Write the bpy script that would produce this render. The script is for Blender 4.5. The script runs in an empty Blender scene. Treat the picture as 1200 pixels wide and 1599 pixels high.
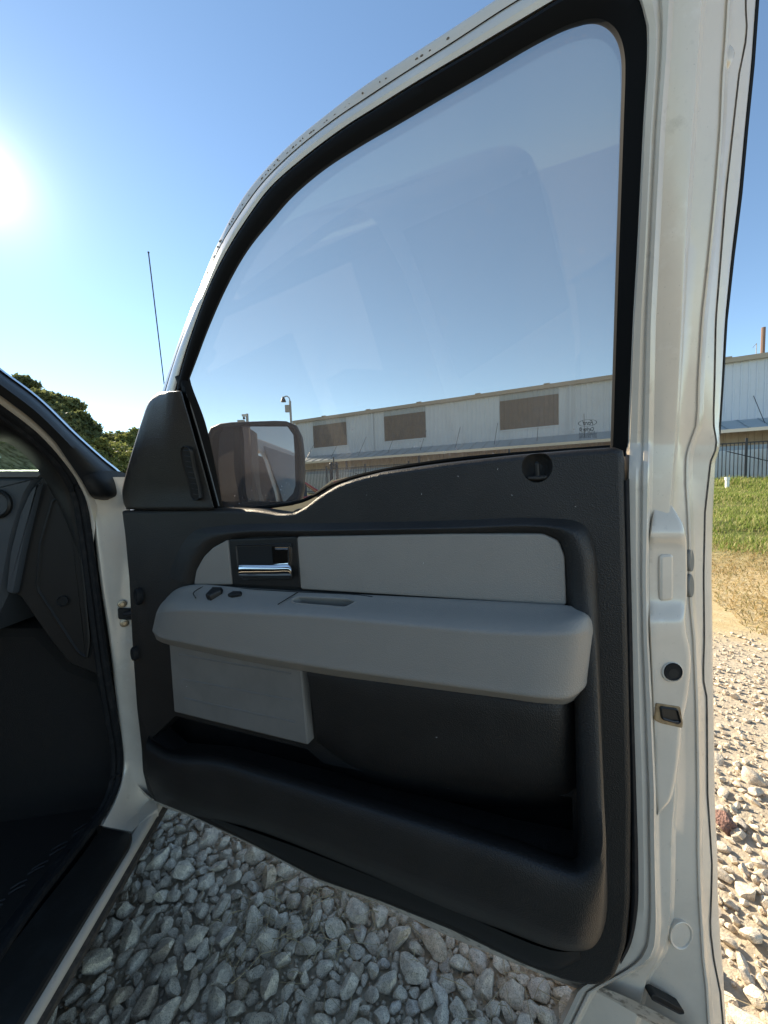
import bpy, bmesh, math, random
import numpy as np
from math import radians as R_
from mathutils import Vector, Matrix
random.seed(7); rng = np.random.default_rng(7)
S = bpy.context.scene
COL = S.collection
# ------------------------------------------------------------------ camera
EYE = np.array([0.0, 0.0, 1.20])
FPX, CX, CY = 600.0, 600.0, 799.5
def unit(v): v = np.asarray(v, float); return v/np.linalg.norm(v)
uw = unit([-0.037, 1.0, -(CY-756.0)/FPX])            # world up seen in camera axes (right, up, forward)
yw = unit(np.array([0, 0, 1.0]) - uw[2]*uw)
xw = np.array([1.0, 0, 0]); xw = xw - xw.dot(uw)*uw; xw = unit(xw - xw.dot(yw)*yw)
M = np.array([xw, yw, uw])
def ray(px, py): return M @ np.array([px-CX, CY-py, FPX])
cam_d = bpy.data.cameras.new('camera'); cam = bpy.data.objects.new('camera', cam_d); COL.objects.link(cam)
S.camera = cam
cam_d.sensor_fit = 'HORIZONTAL'; cam_d.sensor_width = 36; cam_d.lens = 18.0
cam_d.clip_start = 0.01; cam_d.clip_end = 3000
c0, c1, c2 = M @ np.array([1, 0, 0]), M @ np.array([0, 1, 0]), -(M @ np.array([0, 0, 1]))
mw = Matrix.Identity(4)
for i in range(3):
    mw[i][0], mw[i][1], mw[i][2], mw[i][3] = c0[i], c1[i], c2[i], EYE[i]
cam.matrix_world = mw
# ------------------------------------------------------------------ world, sun, exposure
sd = unit(ray(-42, 270))
SUN_EL = math.asin(sd[2]); SUN_AZ = math.atan2(sd[0], sd[1])
w = bpy.data.worlds.new('World'); S.world = w; w.use_nodes = True
nt = w.node_tree; bg = nt.nodes['Background']
sky = nt.nodes.new('ShaderNodeTexSky'); sky.sky_type = 'NISHITA'; sky.sun_disc = False
sky.sun_elevation = SUN_EL; sky.sun_rotation = SUN_AZ
sky.air_density = 0.8; sky.dust_density = 0.03; sky.ozone_density = 0.7; sky.altitude = 900
# bright circumsolar sky: scattered light falls off with the angle from the sun
tc = nt.nodes.new('ShaderNodeTexCoord'); dp = nt.nodes.new('ShaderNodeVectorMath'); dp.operation = 'DOT_PRODUCT'; dp.inputs[1].default_value = tuple(sd); nt.links.new(tc.outputs['Generated'], dp.inputs[0])
def wm(op, a, b_=None):
    x = nt.nodes.new('ShaderNodeMath'); x.operation = op
    for i, q_ in enumerate((a, b_)):
        if q_ is None: continue
        if isinstance(q_, float): x.inputs[i].default_value = q_
        else: nt.links.new(q_, x.inputs[i])
    return x.outputs[0]
ang = wm('ARCCOSINE', wm('MINIMUM', dp.outputs['Value'], 1.0))
aur = wm('ADD', wm('MULTIPLY', wm('EXPONENT', wm('MULTIPLY', ang, -1/R_(1.9))), 9.0), wm('MULTIPLY', wm('EXPONENT', wm('MULTIPLY', ang, -1/R_(8.0))), .5))
sc_ = nt.nodes.new('ShaderNodeVectorMath'); sc_.operation = 'SCALE'; sc_.inputs[0].default_value = (1, .97, .92); nt.links.new(aur, sc_.inputs['Scale'])
hue = nt.nodes.new('ShaderNodeVectorMath'); hue.operation = 'MULTIPLY'; hue.inputs[1].default_value = (.955, 1.02, .97); nt.links.new(sky.outputs[0], hue.inputs[0])
ad = nt.nodes.new('ShaderNodeVectorMath'); ad.operation = 'ADD'; nt.links.new(hue.outputs[0], ad.inputs[0]); nt.links.new(sc_.outputs[0], ad.inputs[1])
nt.links.new(ad.outputs[0], bg.inputs[0]); bg.inputs[1].default_value = 0.11
sl = bpy.data.lights.new('sun', 'SUN'); sl.energy = 5.0; sl.angle = R_(0.5); sl.color = (1, .89, .72)
so = bpy.data.objects.new('sun', sl); COL.objects.link(so)
so.rotation_euler = Vector(sd).to_track_quat('Z', 'Y').to_euler()
S.view_settings.view_transform = 'Standard'; S.view_settings.look = 'None'
S.view_settings.gamma = 1; S.view_settings.use_curve_mapping = False
S.view_settings.exposure = 1.3
# ------------------------------------------------------------------ helpers
WORLD0 = {}
def tag(o, label=None, cat=None, group=None, kind=None):
    for k, v in (('label', label), ('category', cat), ('group', group), ('kind', kind)):
        if v: o[k] = v
    return o
def org(o): return WORLD0.get(o.name, np.zeros(3)) if o else np.zeros(3)
def empty(name, loc, **kw):
    o = bpy.data.objects.new(name, None); COL.objects.link(o); o.empty_display_size = .2
    o.location = loc; WORLD0[o.name] = np.array(loc, float); tag(o, **kw); return o
def flatcaps(me, amax=None):
    att = me.attributes.get('sharp_edge') or me.attributes.new('sharp_edge', 'BOOLEAN', 'EDGE')
    for p in me.polygons:
        if p.loop_total > 5 or (amax and p.area > amax):
            for li in p.loop_indices: att.data[me.loops[li].edge_index].value = True
def mk(name, verts, faces, mats, parent=None, smooth=True, sharp=40, origin=None, fm=None, **kw):
    v = np.asarray(verts, float)
    if origin is None: origin = (v.min(0)+v.max(0))/2
    me = bpy.data.meshes.new(name)
    me.from_pydata((v-origin).tolist(), [], [list(map(int, f)) for f in faces])
    mats = mats if isinstance(mats, (list, tuple)) else [mats]
    for m in mats: me.materials.append(m)
    if fm is not None: me.polygons.foreach_set('material_index', np.asarray(fm, np.int32))
    me.update()
    bm = bmesh.new(); bm.from_mesh(me); bmesh.ops.recalc_face_normals(bm, faces=bm.faces); bm.to_mesh(me); bm.free()
    if smooth:
        me.shade_smooth()
        if sharp: me.set_sharp_from_angle(angle=R_(sharp)); flatcaps(me)
    o = bpy.data.objects.new(name, me); COL.objects.link(o)
    o.location = origin - org(parent); WORLD0[o.name] = np.array(origin, float)
    if parent: o.parent = parent
    tag(o, **kw); return o
class MB:
    """collects pieces that become one mesh"""
    def __init__(s): s.v = []; s.f = []; s.m = []
    def add(s, vf, mi=0):
        v, f = vf; b = len(s.v); s.v += [tuple(p) for p in v]
        s.f += [[i+b for i in q] for q in f]; s.m += [mi]*len(f); return s
    def build(s, name, mats, parent=None, **kw): return mk(name, s.v, s.f, mats, parent, fm=s.m, **kw)
def catmull(pts, n, closed=False, alpha=.5):
    p = np.asarray(pts, float); L = len(p)
    if L < 3 and not closed:
        return np.array([p[0]+(p[-1]-p[0])*t for t in np.linspace(0, 1, n+1)])
    if closed: q = np.vstack([p[-1:], p, p[:2]]); segs = L
    else: q = np.vstack([2*p[0]-p[1], p, 2*p[-1]-p[-2]]); segs = L-1
    out = []
    for i in range(segs):
        a, b, c, d = q[i:i+4]
        t0 = 0; t1 = t0+max(np.linalg.norm(b-a), 1e-9)**alpha; t2 = t1+max(np.linalg.norm(c-b), 1e-9)**alpha; t3 = t2+max(np.linalg.norm(d-c), 1e-9)**alpha
        for k in range(n):
            t = t1+(t2-t1)*k/n
            A1 = (t1-t)/(t1-t0)*a+(t-t0)/(t1-t0)*b; A2 = (t2-t)/(t2-t1)*b+(t-t1)/(t2-t1)*c; A3 = (t3-t)/(t3-t2)*c+(t-t2)/(t3-t2)*d
            B1 = (t2-t)/(t2-t0)*A1+(t-t0)/(t2-t0)*A2; B2 = (t3-t)/(t3-t1)*A2+(t-t1)/(t3-t1)*A3
            out.append((t2-t)/(t2-t1)*B1+(t-t1)/(t2-t1)*B2)
    if not closed: out.append(p[-1])
    return np.array(out)
def lin(pts, n):
    p = np.asarray(pts, float); out = []
    for i in range(len(p)-1):
        for k in range(n): out.append(p[i]+(p[i+1]-p[i])*k/n)
    out.append(p[-1]); return np.array(out)
def grid(G, thick=None, wrap=False, caps=False):
    """G[i][j] 3-D points -> verts, faces; thick = offset vector for a back side"""
    G = np.asarray(G, float); a, b = G.shape[:2]
    v = G.reshape(-1, 3).tolist(); f = []
    for i in range(a-1):
        for j in range(b-1 if not wrap else b):
            j2 = (j+1) % b
            f.append([i*b+j, i*b+j2, (i+1)*b+j2, (i+1)*b+j])
    if wrap and caps:
        f.append([j for j in range(b)][::-1]); f.append([(a-1)*b+j for j in range(b)])
    if thick is not None:
        n = a*b; v += (G.reshape(-1, 3)+np.asarray(thick)).tolist()
        f += [[q+n for q in r[::-1]] for r in f[:]]
        ring = [j for j in range(b)]+[i*b+b-1 for i in range(1, a)]+[(a-1)*b+j for j in range(b-2, -1, -1)]+[i*b for i in range(a-2, 0, -1)]
        for k in range(len(ring)):
            p, q = ring[k], ring[(k+1) % len(ring)]; f.append([p, q, q+n, p+n])
    return v, f
def loft(sections, n=6, m=3, across='c', **kw):
    """sections: list of equally long point lists; smooth along, and across ('c') or straight ('l')"""
    A = np.asarray(sections, float); cols = [catmull(A[:, j], n) for j in range(A.shape[1])]
    B = np.stack(cols, 1)
    G = [catmull(r, m) if across == 'c' else lin(r, m) for r in B]
    return grid(G, **kw)
class Fr:
    """a plane frame: origin O, axes U, V and normal N; bend(v) leans the surface along N"""
    def __init__(s, O, U, V, N, bend=None): s.O, s.U, s.bend = np.asarray(O, float), unit(U), bend; V = np.asarray(V, float); s.V = unit(V-V.dot(s.U)*s.U); n_ = np.cross(s.U, s.V); s.N = n_ if n_.dot(np.asarray(N, float)) > 0 else -n_
    def P(s, u, v, w=0.0): return s.O+u*s.U+v*s.V+(w+(s.bend(v) if s.bend else 0))*s.N
    def uv(s, px, py, w=0.0):
        d = ray(px, py); wt = w
        for _ in range(10 if s.bend else 1):
            t = (s.O+wt*s.N-EYE).dot(s.N)/d.dot(s.N); p = EYE+t*d-s.O; u, v = p.dot(s.U), p.dot(s.V)
            if s.bend: wt = w+s.bend(v)
        return u, v
    def H(s, px, py, w=0.0): u, v = s.uv(px, py, w); return s.P(u, v, w)
def inset(poly, d):
    p = np.asarray(poly, float); a = np.roll(p, 1, 0); b = np.roll(p, -1, 0)
    e1 = p-a; e2 = b-p
    e1 /= np.maximum(np.linalg.norm(e1, axis=1, keepdims=True), 1e-9); e2 /= np.maximum(np.linalg.norm(e2, axis=1, keepdims=True), 1e-9)
    n1 = np.stack([-e1[:, 1], e1[:, 0]], 1); n2 = np.stack([-e2[:, 1], e2[:, 0]], 1)
    area = 0.5*np.sum(p[:, 0]*b[:, 1]-b[:, 0]*p[:, 1]); sg = 1 if area > 0 else -1
    n = n1+n2; ln = np.maximum(np.linalg.norm(n, axis=1, keepdims=True), .3); n /= ln
    c = np.maximum((n*n1).sum(1, keepdims=True), .5)
    return p+sg*d*n/c
def resample(poly, step):
    p = np.asarray(poly, float); q = np.vstack([p, p[:1]]); seg = np.linalg.norm(np.diff(q, axis=0), axis=1)
    s = np.concatenate([[0], np.cumsum(seg)]); n = max(8, int(s[-1]/step)); t = np.linspace(0, s[-1], n, endpoint=False)
    return np.stack([np.interp(t, s, q[:, k]) for k in range(2)], 1)
def rounded(poly, r, k=5):
    """round the corners of a polygon (2-D) by radius r"""
    p = np.asarray(poly, float); out = []
    for i in range(len(p)):
        a, b, c = p[i-1], p[i], p[(i+1) % len(p)]
        d1, d2 = a-b, c-b; l1, l2 = np.linalg.norm(d1), np.linalg.norm(d2); rr = min(r, l1*.45, l2*.45)
        s, e = b+d1/l1*rr, b+d2/l2*rr
        for t in np.linspace(0, 1, k): out.append((1-t)**2*s+2*t*(1-t)*b+t*t*e)
    return np.array(out)
def pillow(fr, pts, prof, rnd=None, step=None, back=True, uv=False, wref=None, front=True):
    """outline -> slab whose edge follows prof [(inset, w), ...]; last ring is capped"""
    wr = prof[-1][1] if wref is None else wref
    p = np.array(pts if uv else [fr.uv(x, y, wr) for x, y in pts], float)
    if rnd: p = rounded(p, max(rnd, 1.3*max(d for d, _ in prof)))
    if step: p = resample(p, step)
    md = .55*max(d for d, _ in prof)
    if md > 0:
        keep = [p[0]]
        for q_ in p[1:]:
            if np.linalg.norm(q_-keep[-1]) > md: keep.append(q_)
        if len(keep) > 3 and np.linalg.norm(keep[0]-keep[-1]) <= md: keep.pop()
        if len(keep) >= 3: p = np.array(keep)
    v = []; f = []; n = len(p)
    for d, ww in prof:
        q = inset(p, d) if d else p
        v += [fr.P(a, b, ww) for a, b in q]
    for k in range(len(prof)-1):
        for i in range(n):
            j = (i+1) % n; f.append([k*n+i, k*n+j, (k+1)*n+j, (k+1)*n+i])
    cap = []; b0_ = (len(prof)-1)*n
    for i in range(n):
        if not cap or np.linalg.norm(v[b0_+i]-v[cap[-1]]) > 2e-4: cap.append(b0_+i)
    if front: f.append(cap)
    if back: f.append(list(range(n))[::-1])
    return v, f
def soft(w0, w1, r, k=4):
    """bevelled profile from w0 up to w1 with corner radius r"""
    out = [(0, w0)]
    for i in range(k+1):
        a = i/k*math.pi/2; out.append((r*(1-math.cos(a)), w1-r*(1-math.sin(a))))
    return out
def tube(pts, r, seg=6, caps=True, r2=None):
    p = np.asarray(pts, float); n = len(p); G = []
    for i in range(n):
        t = unit(p[min(i+1, n-1)]-p[max(i-1, 0)])
        a = np.array([0, 0, 1.0]) if abs(t[2]) < .9 else np.array([1.0, 0, 0])
        x = unit(np.cross(t, a)); y = np.cross(t, x); rr = r if r2 is None else r+(r2-r)*i/(n-1)
        G.append([p[i]+rr*(math.cos(q)*x+math.sin(q)*y) for q in np.linspace(0, 2*math.pi, seg, endpoint=False)])
    return grid(G, wrap=True, caps=caps)
def box(c, sx, sy, sz, ax=None):
    c = np.asarray(c, float); A = np.eye(3) if ax is None else np.asarray(ax, float)
    v = [c+x*sx/2*A[0]+y*sy/2*A[1]+z*sz/2*A[2] for z in (-1, 1) for x, y in ((-1, -1), (1, -1), (1, 1), (-1, 1))]
    return v, [[3, 2, 1, 0], [4, 5, 6, 7], [0, 1, 5, 4], [1, 2, 6, 5], [2, 3, 7, 6], [3, 0, 4, 7]]
def cut(o, vf):
    me = bpy.data.meshes.new('cutter'); v, f = vf; me.from_pydata([tuple(p) for p in v], [], f)
    bm = bmesh.new(); bm.from_mesh(me); bmesh.ops.recalc_face_normals(bm, faces=bm.faces); bm.to_mesh(me); bm.free()
    c = bpy.data.objects.new('cutter', me); COL.objects.link(c)
    m = o.modifiers.new('cut', 'BOOLEAN'); m.object = c; m.operation = 'DIFFERENCE'; m.solver = 'EXACT'
    bpy.context.view_layer.update(); dg = bpy.context.evaluated_depsgraph_get()
    new = bpy.data.meshes.new_from_object(o.evaluated_get(dg)); o.modifiers.remove(m)
    old = o.data; o.data = new; bpy.data.meshes.remove(old)
    bpy.data.objects.remove(c); bpy.data.meshes.remove(me)
    new.shade_smooth(); new.set_sharp_from_angle(angle=R_(40)); flatcaps(new, .0006)
def ellipsoid(fr, u, v, w, a, b, c, n=20, m=12):
    G = []
    for i in range(1, m):
        th = math.pi*i/m
        G.append([fr.P(u+a*math.sin(th)*math.cos(p), v+b*math.sin(th)*math.sin(p), w+c*math.cos(th)) for p in np.linspace(0, 2*math.pi, n, endpoint=False)])
    return grid(G, wrap=True, caps=True)
# ------------------------------------------------------------------ materials
def mat(name, base=(.5, .5, .5), rough=.5, metal=0, spec=.5, coat=0, bump=None, var=None, dirt=None, trans=0):
    m = bpy.data.materials.new(name); m.use_nodes = True; t = m.node_tree; b = t.nodes['Principled BSDF']
    b.inputs['Base Color'].default_value = (*base, 1); b.inputs['Roughness'].default_value = rough
    b.inputs['Metallic'].default_value = metal; b.inputs['Specular IOR Level'].default_value = spec
    b.inputs['Coat Weight'].default_value = coat; b.inputs['Coat Roughness'].default_value = .15
    co = t.nodes.new('ShaderNodeTexCoord')
    def noise(scale, det=4, rgh=.55, vec=None):
        n = t.nodes.new('ShaderNodeTexNoise'); n.inputs['Scale'].default_value = scale; n.inputs['Detail'].default_value = det; n.inputs['Roughness'].default_value = rgh
        t.links.new(vec or co.outputs['Object'], n.inputs['Vector']); return n
    def ramp(src, a, c, v0=0, v1=1):
        r = t.nodes.new('ShaderNodeMapRange'); r.inputs['From Min'].default_value = a; r.inputs['From Max'].default_value = c
        r.inputs['To Min'].default_value = v0; r.inputs['To Max'].default_value = v1; t.links.new(src, r.inputs['Value']); return r.outputs[0]
    def mix(fac, a, c):
        x = t.nodes.new('ShaderNodeMix'); x.data_type = 'RGBA'
        if hasattr(fac, 'is_output') or not isinstance(fac, (int, float)): t.links.new(fac, x.inputs[0])
        else: x.inputs[0].default_value = fac
        for s, val in ((6, a), (7, c)):
            if isinstance(val, tuple): x.inputs[s].default_value = (*val, 1)
            else: t.links.new(val, x.inputs[s])
        return x.outputs[2]
    colr = None
    if var:                                             # (scale, other colour, lo, hi) natural colour variation
        colr = mix(ramp(noise(var[0]).outputs[0], var[2], var[3]), base, var[1])
    if dirt:                                            # list of (scale, colour, lo, hi, strength)
        for sc, cc, lo, hi, st in dirt:
            colr = mix(ramp(noise(sc, 6, .65).outputs[0], lo, hi, 0, st), colr if colr is not None else base, cc)
    if colr is not None: t.links.new(colr, b.inputs['Base Color'])
    if bump:                                            # list of (kind, scale, strength, distance)
        prev = None
        for kind, sc, st, ds in bump:
            if kind == 'v':
                n = t.nodes.new('ShaderNodeTexVoronoi'); n.inputs['Scale'].default_value = sc; t.links.new(co.outputs['Object'], n.inputs['Vector'])
            else: n = noise(sc, 5)
            bp = t.nodes.new('ShaderNodeBump'); bp.inputs['Strength'].default_value = st; bp.inputs['Distance'].default_value = ds
            t.links.new(n.outputs[0], bp.inputs['Height'])
            if prev: t.links.new(prev.outputs[0], bp.inputs['Normal'])
            prev = bp
        t.links.new(prev.outputs[0], b.inputs['Normal'])
    m['h'] = 1
    return m
PAINT = mat('cream_paint', (.68, .60, .495), .24, coat=.5, dirt=[(3.2, (.52, .46, .38), .42, .68, .5), (24, (.74, .69, .61), .60, .72, .5), (5.5, (.36, .31, .25), .64, .80, .3), (7, (.50, .44, .36), .5, .75, .45), (260, (.16, .13, .10), .66, .72, .55), (38, (.34, .28, .21), .62, .75, .35)], bump=[('n', 30, .06, .002), ('n', 7, .10, .02)])
PAINT_HEM = mat('hem_paint', (.60, .55, .48), .5, dirt=[(60, (.10, .08, .06), .52, .62, .8), (14, (.42, .36, .28), .45, .6, .6)], bump=[('n', 120, .3, .002)])
BLACK = mat('charcoal_plastic', (.0205, .0175, .0150), .47, spec=.45, bump=[('v', 520, .65, .0009), ('n', 40, .05, .002)], var=(9, (.027, .0235, .0205), .45, .7), dirt=[(900, (.12, .12, .12), .74, .8, .4)])
BLACK2 = mat('dark_smooth_plastic', (.011, .0105, .010), .5, spec=.4, bump=[('v', 700, .2, .0005)])
GREY = mat('grey_plastic', (.285, .255, .22), .48, bump=[('v', 560, .5, .0008)], var=(12, (.277, .248, .214), .45, .7), dirt=[(420, (.5, .5, .5), .76, .8, .25)])
GREYM = mat('mid_grey_plastic', (.22, .20, .175), .55, bump=[('v', 620, .15, .0004), ('n', 16, .1, .004)], var=(14, (.19, .173, .151), .4, .7), dirt=[(30, (.26, .25, .24), .62, .78, .35)])
RUBBER = mat('black_rubber', (.012, .012, .013), .75, spec=.2, var=(40, (.03, .028, .026), .5, .75))
SEAL = mat('window_seal_black', (.006, .006, .006), .7, spec=.12)
CHROME = mat('chrome', (.78, .78, .78), .07, metal=1)
STEEL = mat('zinc_bolt', (.25, .22, .17), .35, metal=1)
HOLE = mat('recess_shade', (.004, .004, .004), .7)  # near-black colour stands in for the shade inside holes and slots
RUST = mat('tan_residue', (.36, .24, .12), .7, var=(90, (.15, .09, .04), .4, .7))
MIRROR = mat('mirror_silver', (.72, .72, .74), .015, metal=1)
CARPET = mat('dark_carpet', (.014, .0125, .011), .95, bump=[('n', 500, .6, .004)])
MAT_V = mat('vinyl_floor', (.026, .023, .020), .5, bump=[('n', 60, .2, .003)])
SCUFF = mat('scuff_plate_black', (.024, .021, .018), .42, dirt=[(18, (.05, .048, .045), .5, .75, .6), (240, (.2, .19, .17), .72, .78, .5)], bump=[('n', 200, .15, .001)])
DASH = mat('dash_plastic', (.05, .058, .066), .5, bump=[('v', 500, .3, .0006)])
DASHTOP = mat('dash_top', (.12, .12, .12), .5, bump=[('v', 500, .3, .0006)])  # lighter copy of the dash plastic: sunlight on top put into its colour
LINT = mat('lettering_black', (.01, .01, .012), .6)
# ------------------------------------------------------------------ truck and door frames
up_t = unit([-.035, .035, 1.0])
mm = np.cross(ray(240, 1262), ray(35, 1599)); Fv = unit(np.cross(mm, up_t)); Fv = Fv if Fv[1] > 0 else -Fv
Rv = unit(np.cross(Fv, up_t))
hh = unit(ray(-650, 870)); hh = unit(hh-hh.dot(up_t)*up_t); Uv = -hh; Nv = unit(np.cross(Uv, up_t))
r0 = ray(985, 740); O_d = EYE+r0*(.53/r0[1])
flat = Fr(O_d, Uv, up_t, Nv)
V_BELT = flat.uv(700, 722)[1]
def lean(v):
    dv = v-V_BELT
    return 0.0 if dv <= 0 else .26*dv+.10*dv*dv
D = Fr(O_d, Uv, up_t, Nv, lean)
S0 = D.H(240, 1262, -.03)
TS = Fr(S0, Fv, up_t, Rv)          # side plane of the cab, N points out of the truck
TR = Fr(S0, Rv, up_t, -Fv)         # planes across the cab, N points to the rear
TH = Fr(S0, Rv, Fv, up_t)          # level planes of the truck
print('door len', D.uv(215, 900)[0], 'F', Fv, 'U', Uv, 'S0', S0, 'sun el', math.degrees(SUN_EL), math.degrees(SUN_AZ))
truck = empty('pickup_truck', (S0[0]-.9, S0[1]+.2, 0.0), label='white pickup truck with its passenger door swung wide open', cat='pickup truck')
# ================================================================== LARGE STRUCTURE: ground, bank, warehouse
FD = np.array([-.879, .476, 0]); FD /= np.linalg.norm(FD); FN = np.array([-.476, -.879, 0]); FN /= np.linalg.norm(FN)   # along the fence, and from it to the yard
q = ray(1165, 735); FENCE0 = np.array([q[0]/q[1]*15.65, 15.65, 0]); BW0 = np.array([q[0]/q[1]*20.0, 20.0, 0])
def sdist(x, y): return (x-FENCE0[0])*FN[0]+(y-FENCE0[1])*FN[1]
def smooth(a, b, x): t = np.clip((x-a)/(b-a), 0, 1); return t*t*(3-2*t)
def ground_h(x, y):
    s = sdist(x, y)
    h = .70*(1-smooth(2.0, 11.0, s))-.10*np.exp(-((s-11.1)/.55)**2)+.10*np.exp(-((s-9.9)/.8)**2)
    h = h+.03*np.sin(1.3*x+.7*y)*np.cos(.9*y-.4*x)*smooth(17.5, 15.5, s)*(s > -2)
    return h
def nodes_ground():
    m = bpy.data.materials.new('yard_ground'); m.use_nodes = True; t = m.node_tree; b = t.nodes['Principled BSDF']
    b.inputs['Roughness'].default_value = .95; b.inputs['Specular IOR Level'].default_value = .15
    g = t.nodes.new('ShaderNodeNewGeometry')
    def dot(vx, vy, off):
        d = t.nodes.new('ShaderNodeVectorMath'); d.operation = 'DOT_PRODUCT'; d.inputs[1].default_value = (vx, vy, 0)
        t.links.new(g.outputs['Position'], d.inputs[0]); a = t.nodes.new('ShaderNodeMath'); a.operation = 'ADD'; a.inputs[1].default_value = off
        t.links.new(d.outputs['Value'], a.inputs[0]); return a.outputs[0]
    s = dot(FN[0], FN[1], -(FENCE0[0]*FN[0]+FENCE0[1]*FN[1]))
    def noise(sc, det=6):
        n = t.nodes.new('ShaderNodeTexNoise'); n.inputs['Scale'].default_value = sc; n.inputs['Detail'].default_value = det; n.inputs['Roughness'].default_value = .65
        t.links.new(g.outputs['Position'], n.inputs['Vector']); return n.outputs[0]
    def madd(a, k, c):
        x = t.nodes.new('ShaderNodeMath'); x.operation = 'MULTIPLY_ADD'; t.links.new(a, x.inputs[0]); x.inputs[1].default_value = k
        if isinstance(c, float): x.inputs[2].default_value = c
        else: t.links.new(c, x.inputs[2])
        return x.outputs[0]
    def rmp(v, a, c):
        r = t.nodes.new('ShaderNodeMapRange'); r.inputs['From Min'].default_value = a; r.inputs['From Max'].default_value = c; t.links.new(v, r.inputs['Value']); return r.outputs[0]
    def mix(f, a, c):
        x = t.nodes.new('ShaderNodeMix'); x.data_type = 'RGBA'; t.links.new(f, x.inputs[0])
        for k, val in ((6, a), (7, c)):
            if isinstance(val, tuple): x.inputs[k].default_value = (*val, 1)
            else: t.links.new(val, x.inputs[k])
        return x.outputs[2]
    soil = mix(rmp(noise(22), .35, .7), (.40, .33, .235), (.58, .485, .355))
    dry = mix(rmp(noise(9), .35, .65), (.46, .34, .17), (.56, .45, .26))
    green = mix(rmp(noise(1.6), .35, .65), (.10, .13, .03), (.20, .19, .07))
    sw = madd(noise(.9), 2.6, s)
    c = mix(rmp(sw, 13.2, 16.2), green, dry); c = mix(rmp(madd(noise(3), 1.2, s), 17.6, 18.1), c, soil)
    t.links.new(c, b.inputs['Base Color'])
    bp = t.nodes.new('ShaderNodeBump'); bp.inputs['Strength'].default_value = .7; bp.inputs['Distance'].default_value = .015; t.links.new(noise(55), bp.inputs['Height']); t.links.new(bp.outputs[0], b.inputs['Normal'])
    return m
GROUND = nodes_ground()
ga = np.concatenate([-np.geomspace(900, 30, 14), np.arange(-26, 40, 1.0), np.geomspace(42, 900, 14)])
gb = np.concatenate([-np.geomspace(900, 3, 16), np.arange(-2.5, 24, .5), np.geomspace(25, 900, 16)])
Gp = []
for a in ga:
    row = []
    for b_ in gb:
        p = FENCE0+FD*a+FN*b_; row.append((p[0], p[1], float(ground_h(p[0], p[1]))))
    Gp.append(row)
v, f = grid(Gp); yard = mk('gravel_yard', v, f, GROUND, sharp=None, origin=np.zeros(3), kind='structure')
# -- warehouse
WALL = mat('white_metal_siding', (.54, .58, .62), .45, dirt=[(1.2, (.50, .52, .54), .45, .7, .6)])
WALLT = mat('tan_metal_siding', (.42, .34, .25), .6, dirt=[(1.5, (.30, .23, .16), .45, .7, .7)])
EAVE = mat('eave_trim_tan', (.36, .30, .22), .6)
PANE = mat('brown_translucent_panel', (.115, .08, .045), .5, dirt=[(2.5, (.07, .05, .03), .4, .7, .8)])
CANO = mat('galvanised_canopy', (.33, .37, .38), .45)
FASC = mat('cream_fascia', (.62, .54, .42), .6)
DKMET = mat('dark_painted_steel', (.025, .025, .028), .5)
BF = Fr(BW0, FD, (0, 0, 1), FN)
def BP(t, o, h): return BW0+FD*t+FN*o+np.array([0, 0, h])
def bt(px, py, o=0.0): return BF.uv(px, py, o)
EH = bt(1165, 557)[1]; T0, T1 = -14.0, bt(461, 660)[0]
CHW = bt(1165, 655)[1]; CO = 2.0; CHE = Fr(BW0+FN*CO, FD, (0, 0, 1), FN).uv(1165, 669)[1]
ware = empty('warehouse', BP((T0+T1)/2, -6, 0), label='long white metal warehouse behind the iron fence', cat='warehouse')
def corr(t0, t1, h0, h1, off, pitch=.305, dep=.032):
    pts = []; t = t0
    while t < t1:
        for a, d in ((0, 0), (.19, 0), (.215, dep), (.27, dep), (.295, 0)):
            if t+a < t1: pts.append((t+a, d))
        t += pitch
    pts.append((t1, 0))
    return grid([[BP(a, off+d, h) for a, d in pts] for h in (h0, h1)])
MB().add(corr(T0, T1, CHW-.15, EH-.2, 0)).build('wall', WALL, ware, smooth=False)
MB().add(corr(T0, T1, -.3, CHW-.2, -.02)).build('lower_wall', WALLT, ware, smooth=False)
MB().add(grid([[BP(T1, 0, -.3), BP(T1, 0, EH)], [BP(T1, -24, -.3), BP(T1, -24, EH)]], thick=FD*.02)).build('end_wall', WALL, ware, smooth=False)
rt = MB(); rt.add(grid([[BP(T0, .12, EH-.02), BP(T1+.1, .12, EH-.02)], [BP(T0, -12, EH+1.0), BP(T1+.1, -12, EH+1.0)], [BP(T0, -24, EH-.02), BP(T1+.1, -24, EH-.02)]], thick=(0, 0, -.06))); rt.build('roof', CANO, ware, smooth=False)
ev = MB(); ev.add(box(BP((T0+T1)/2, .16, EH-.1), T1-T0+.2, .16, .24, (FD, FN, (0, 0, 1))))
ev.build('eave_gutter', EAVE, ware, smooth=False)
for t in np.arange(T0+2, T1, 4.3): MB().add(box(BP(t, .18, EH+.04), .35, .22, .07, (FD, FN, (0, 0, 1)))).build('gutter_bracket', EAVE, ware, smooth=False)
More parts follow.
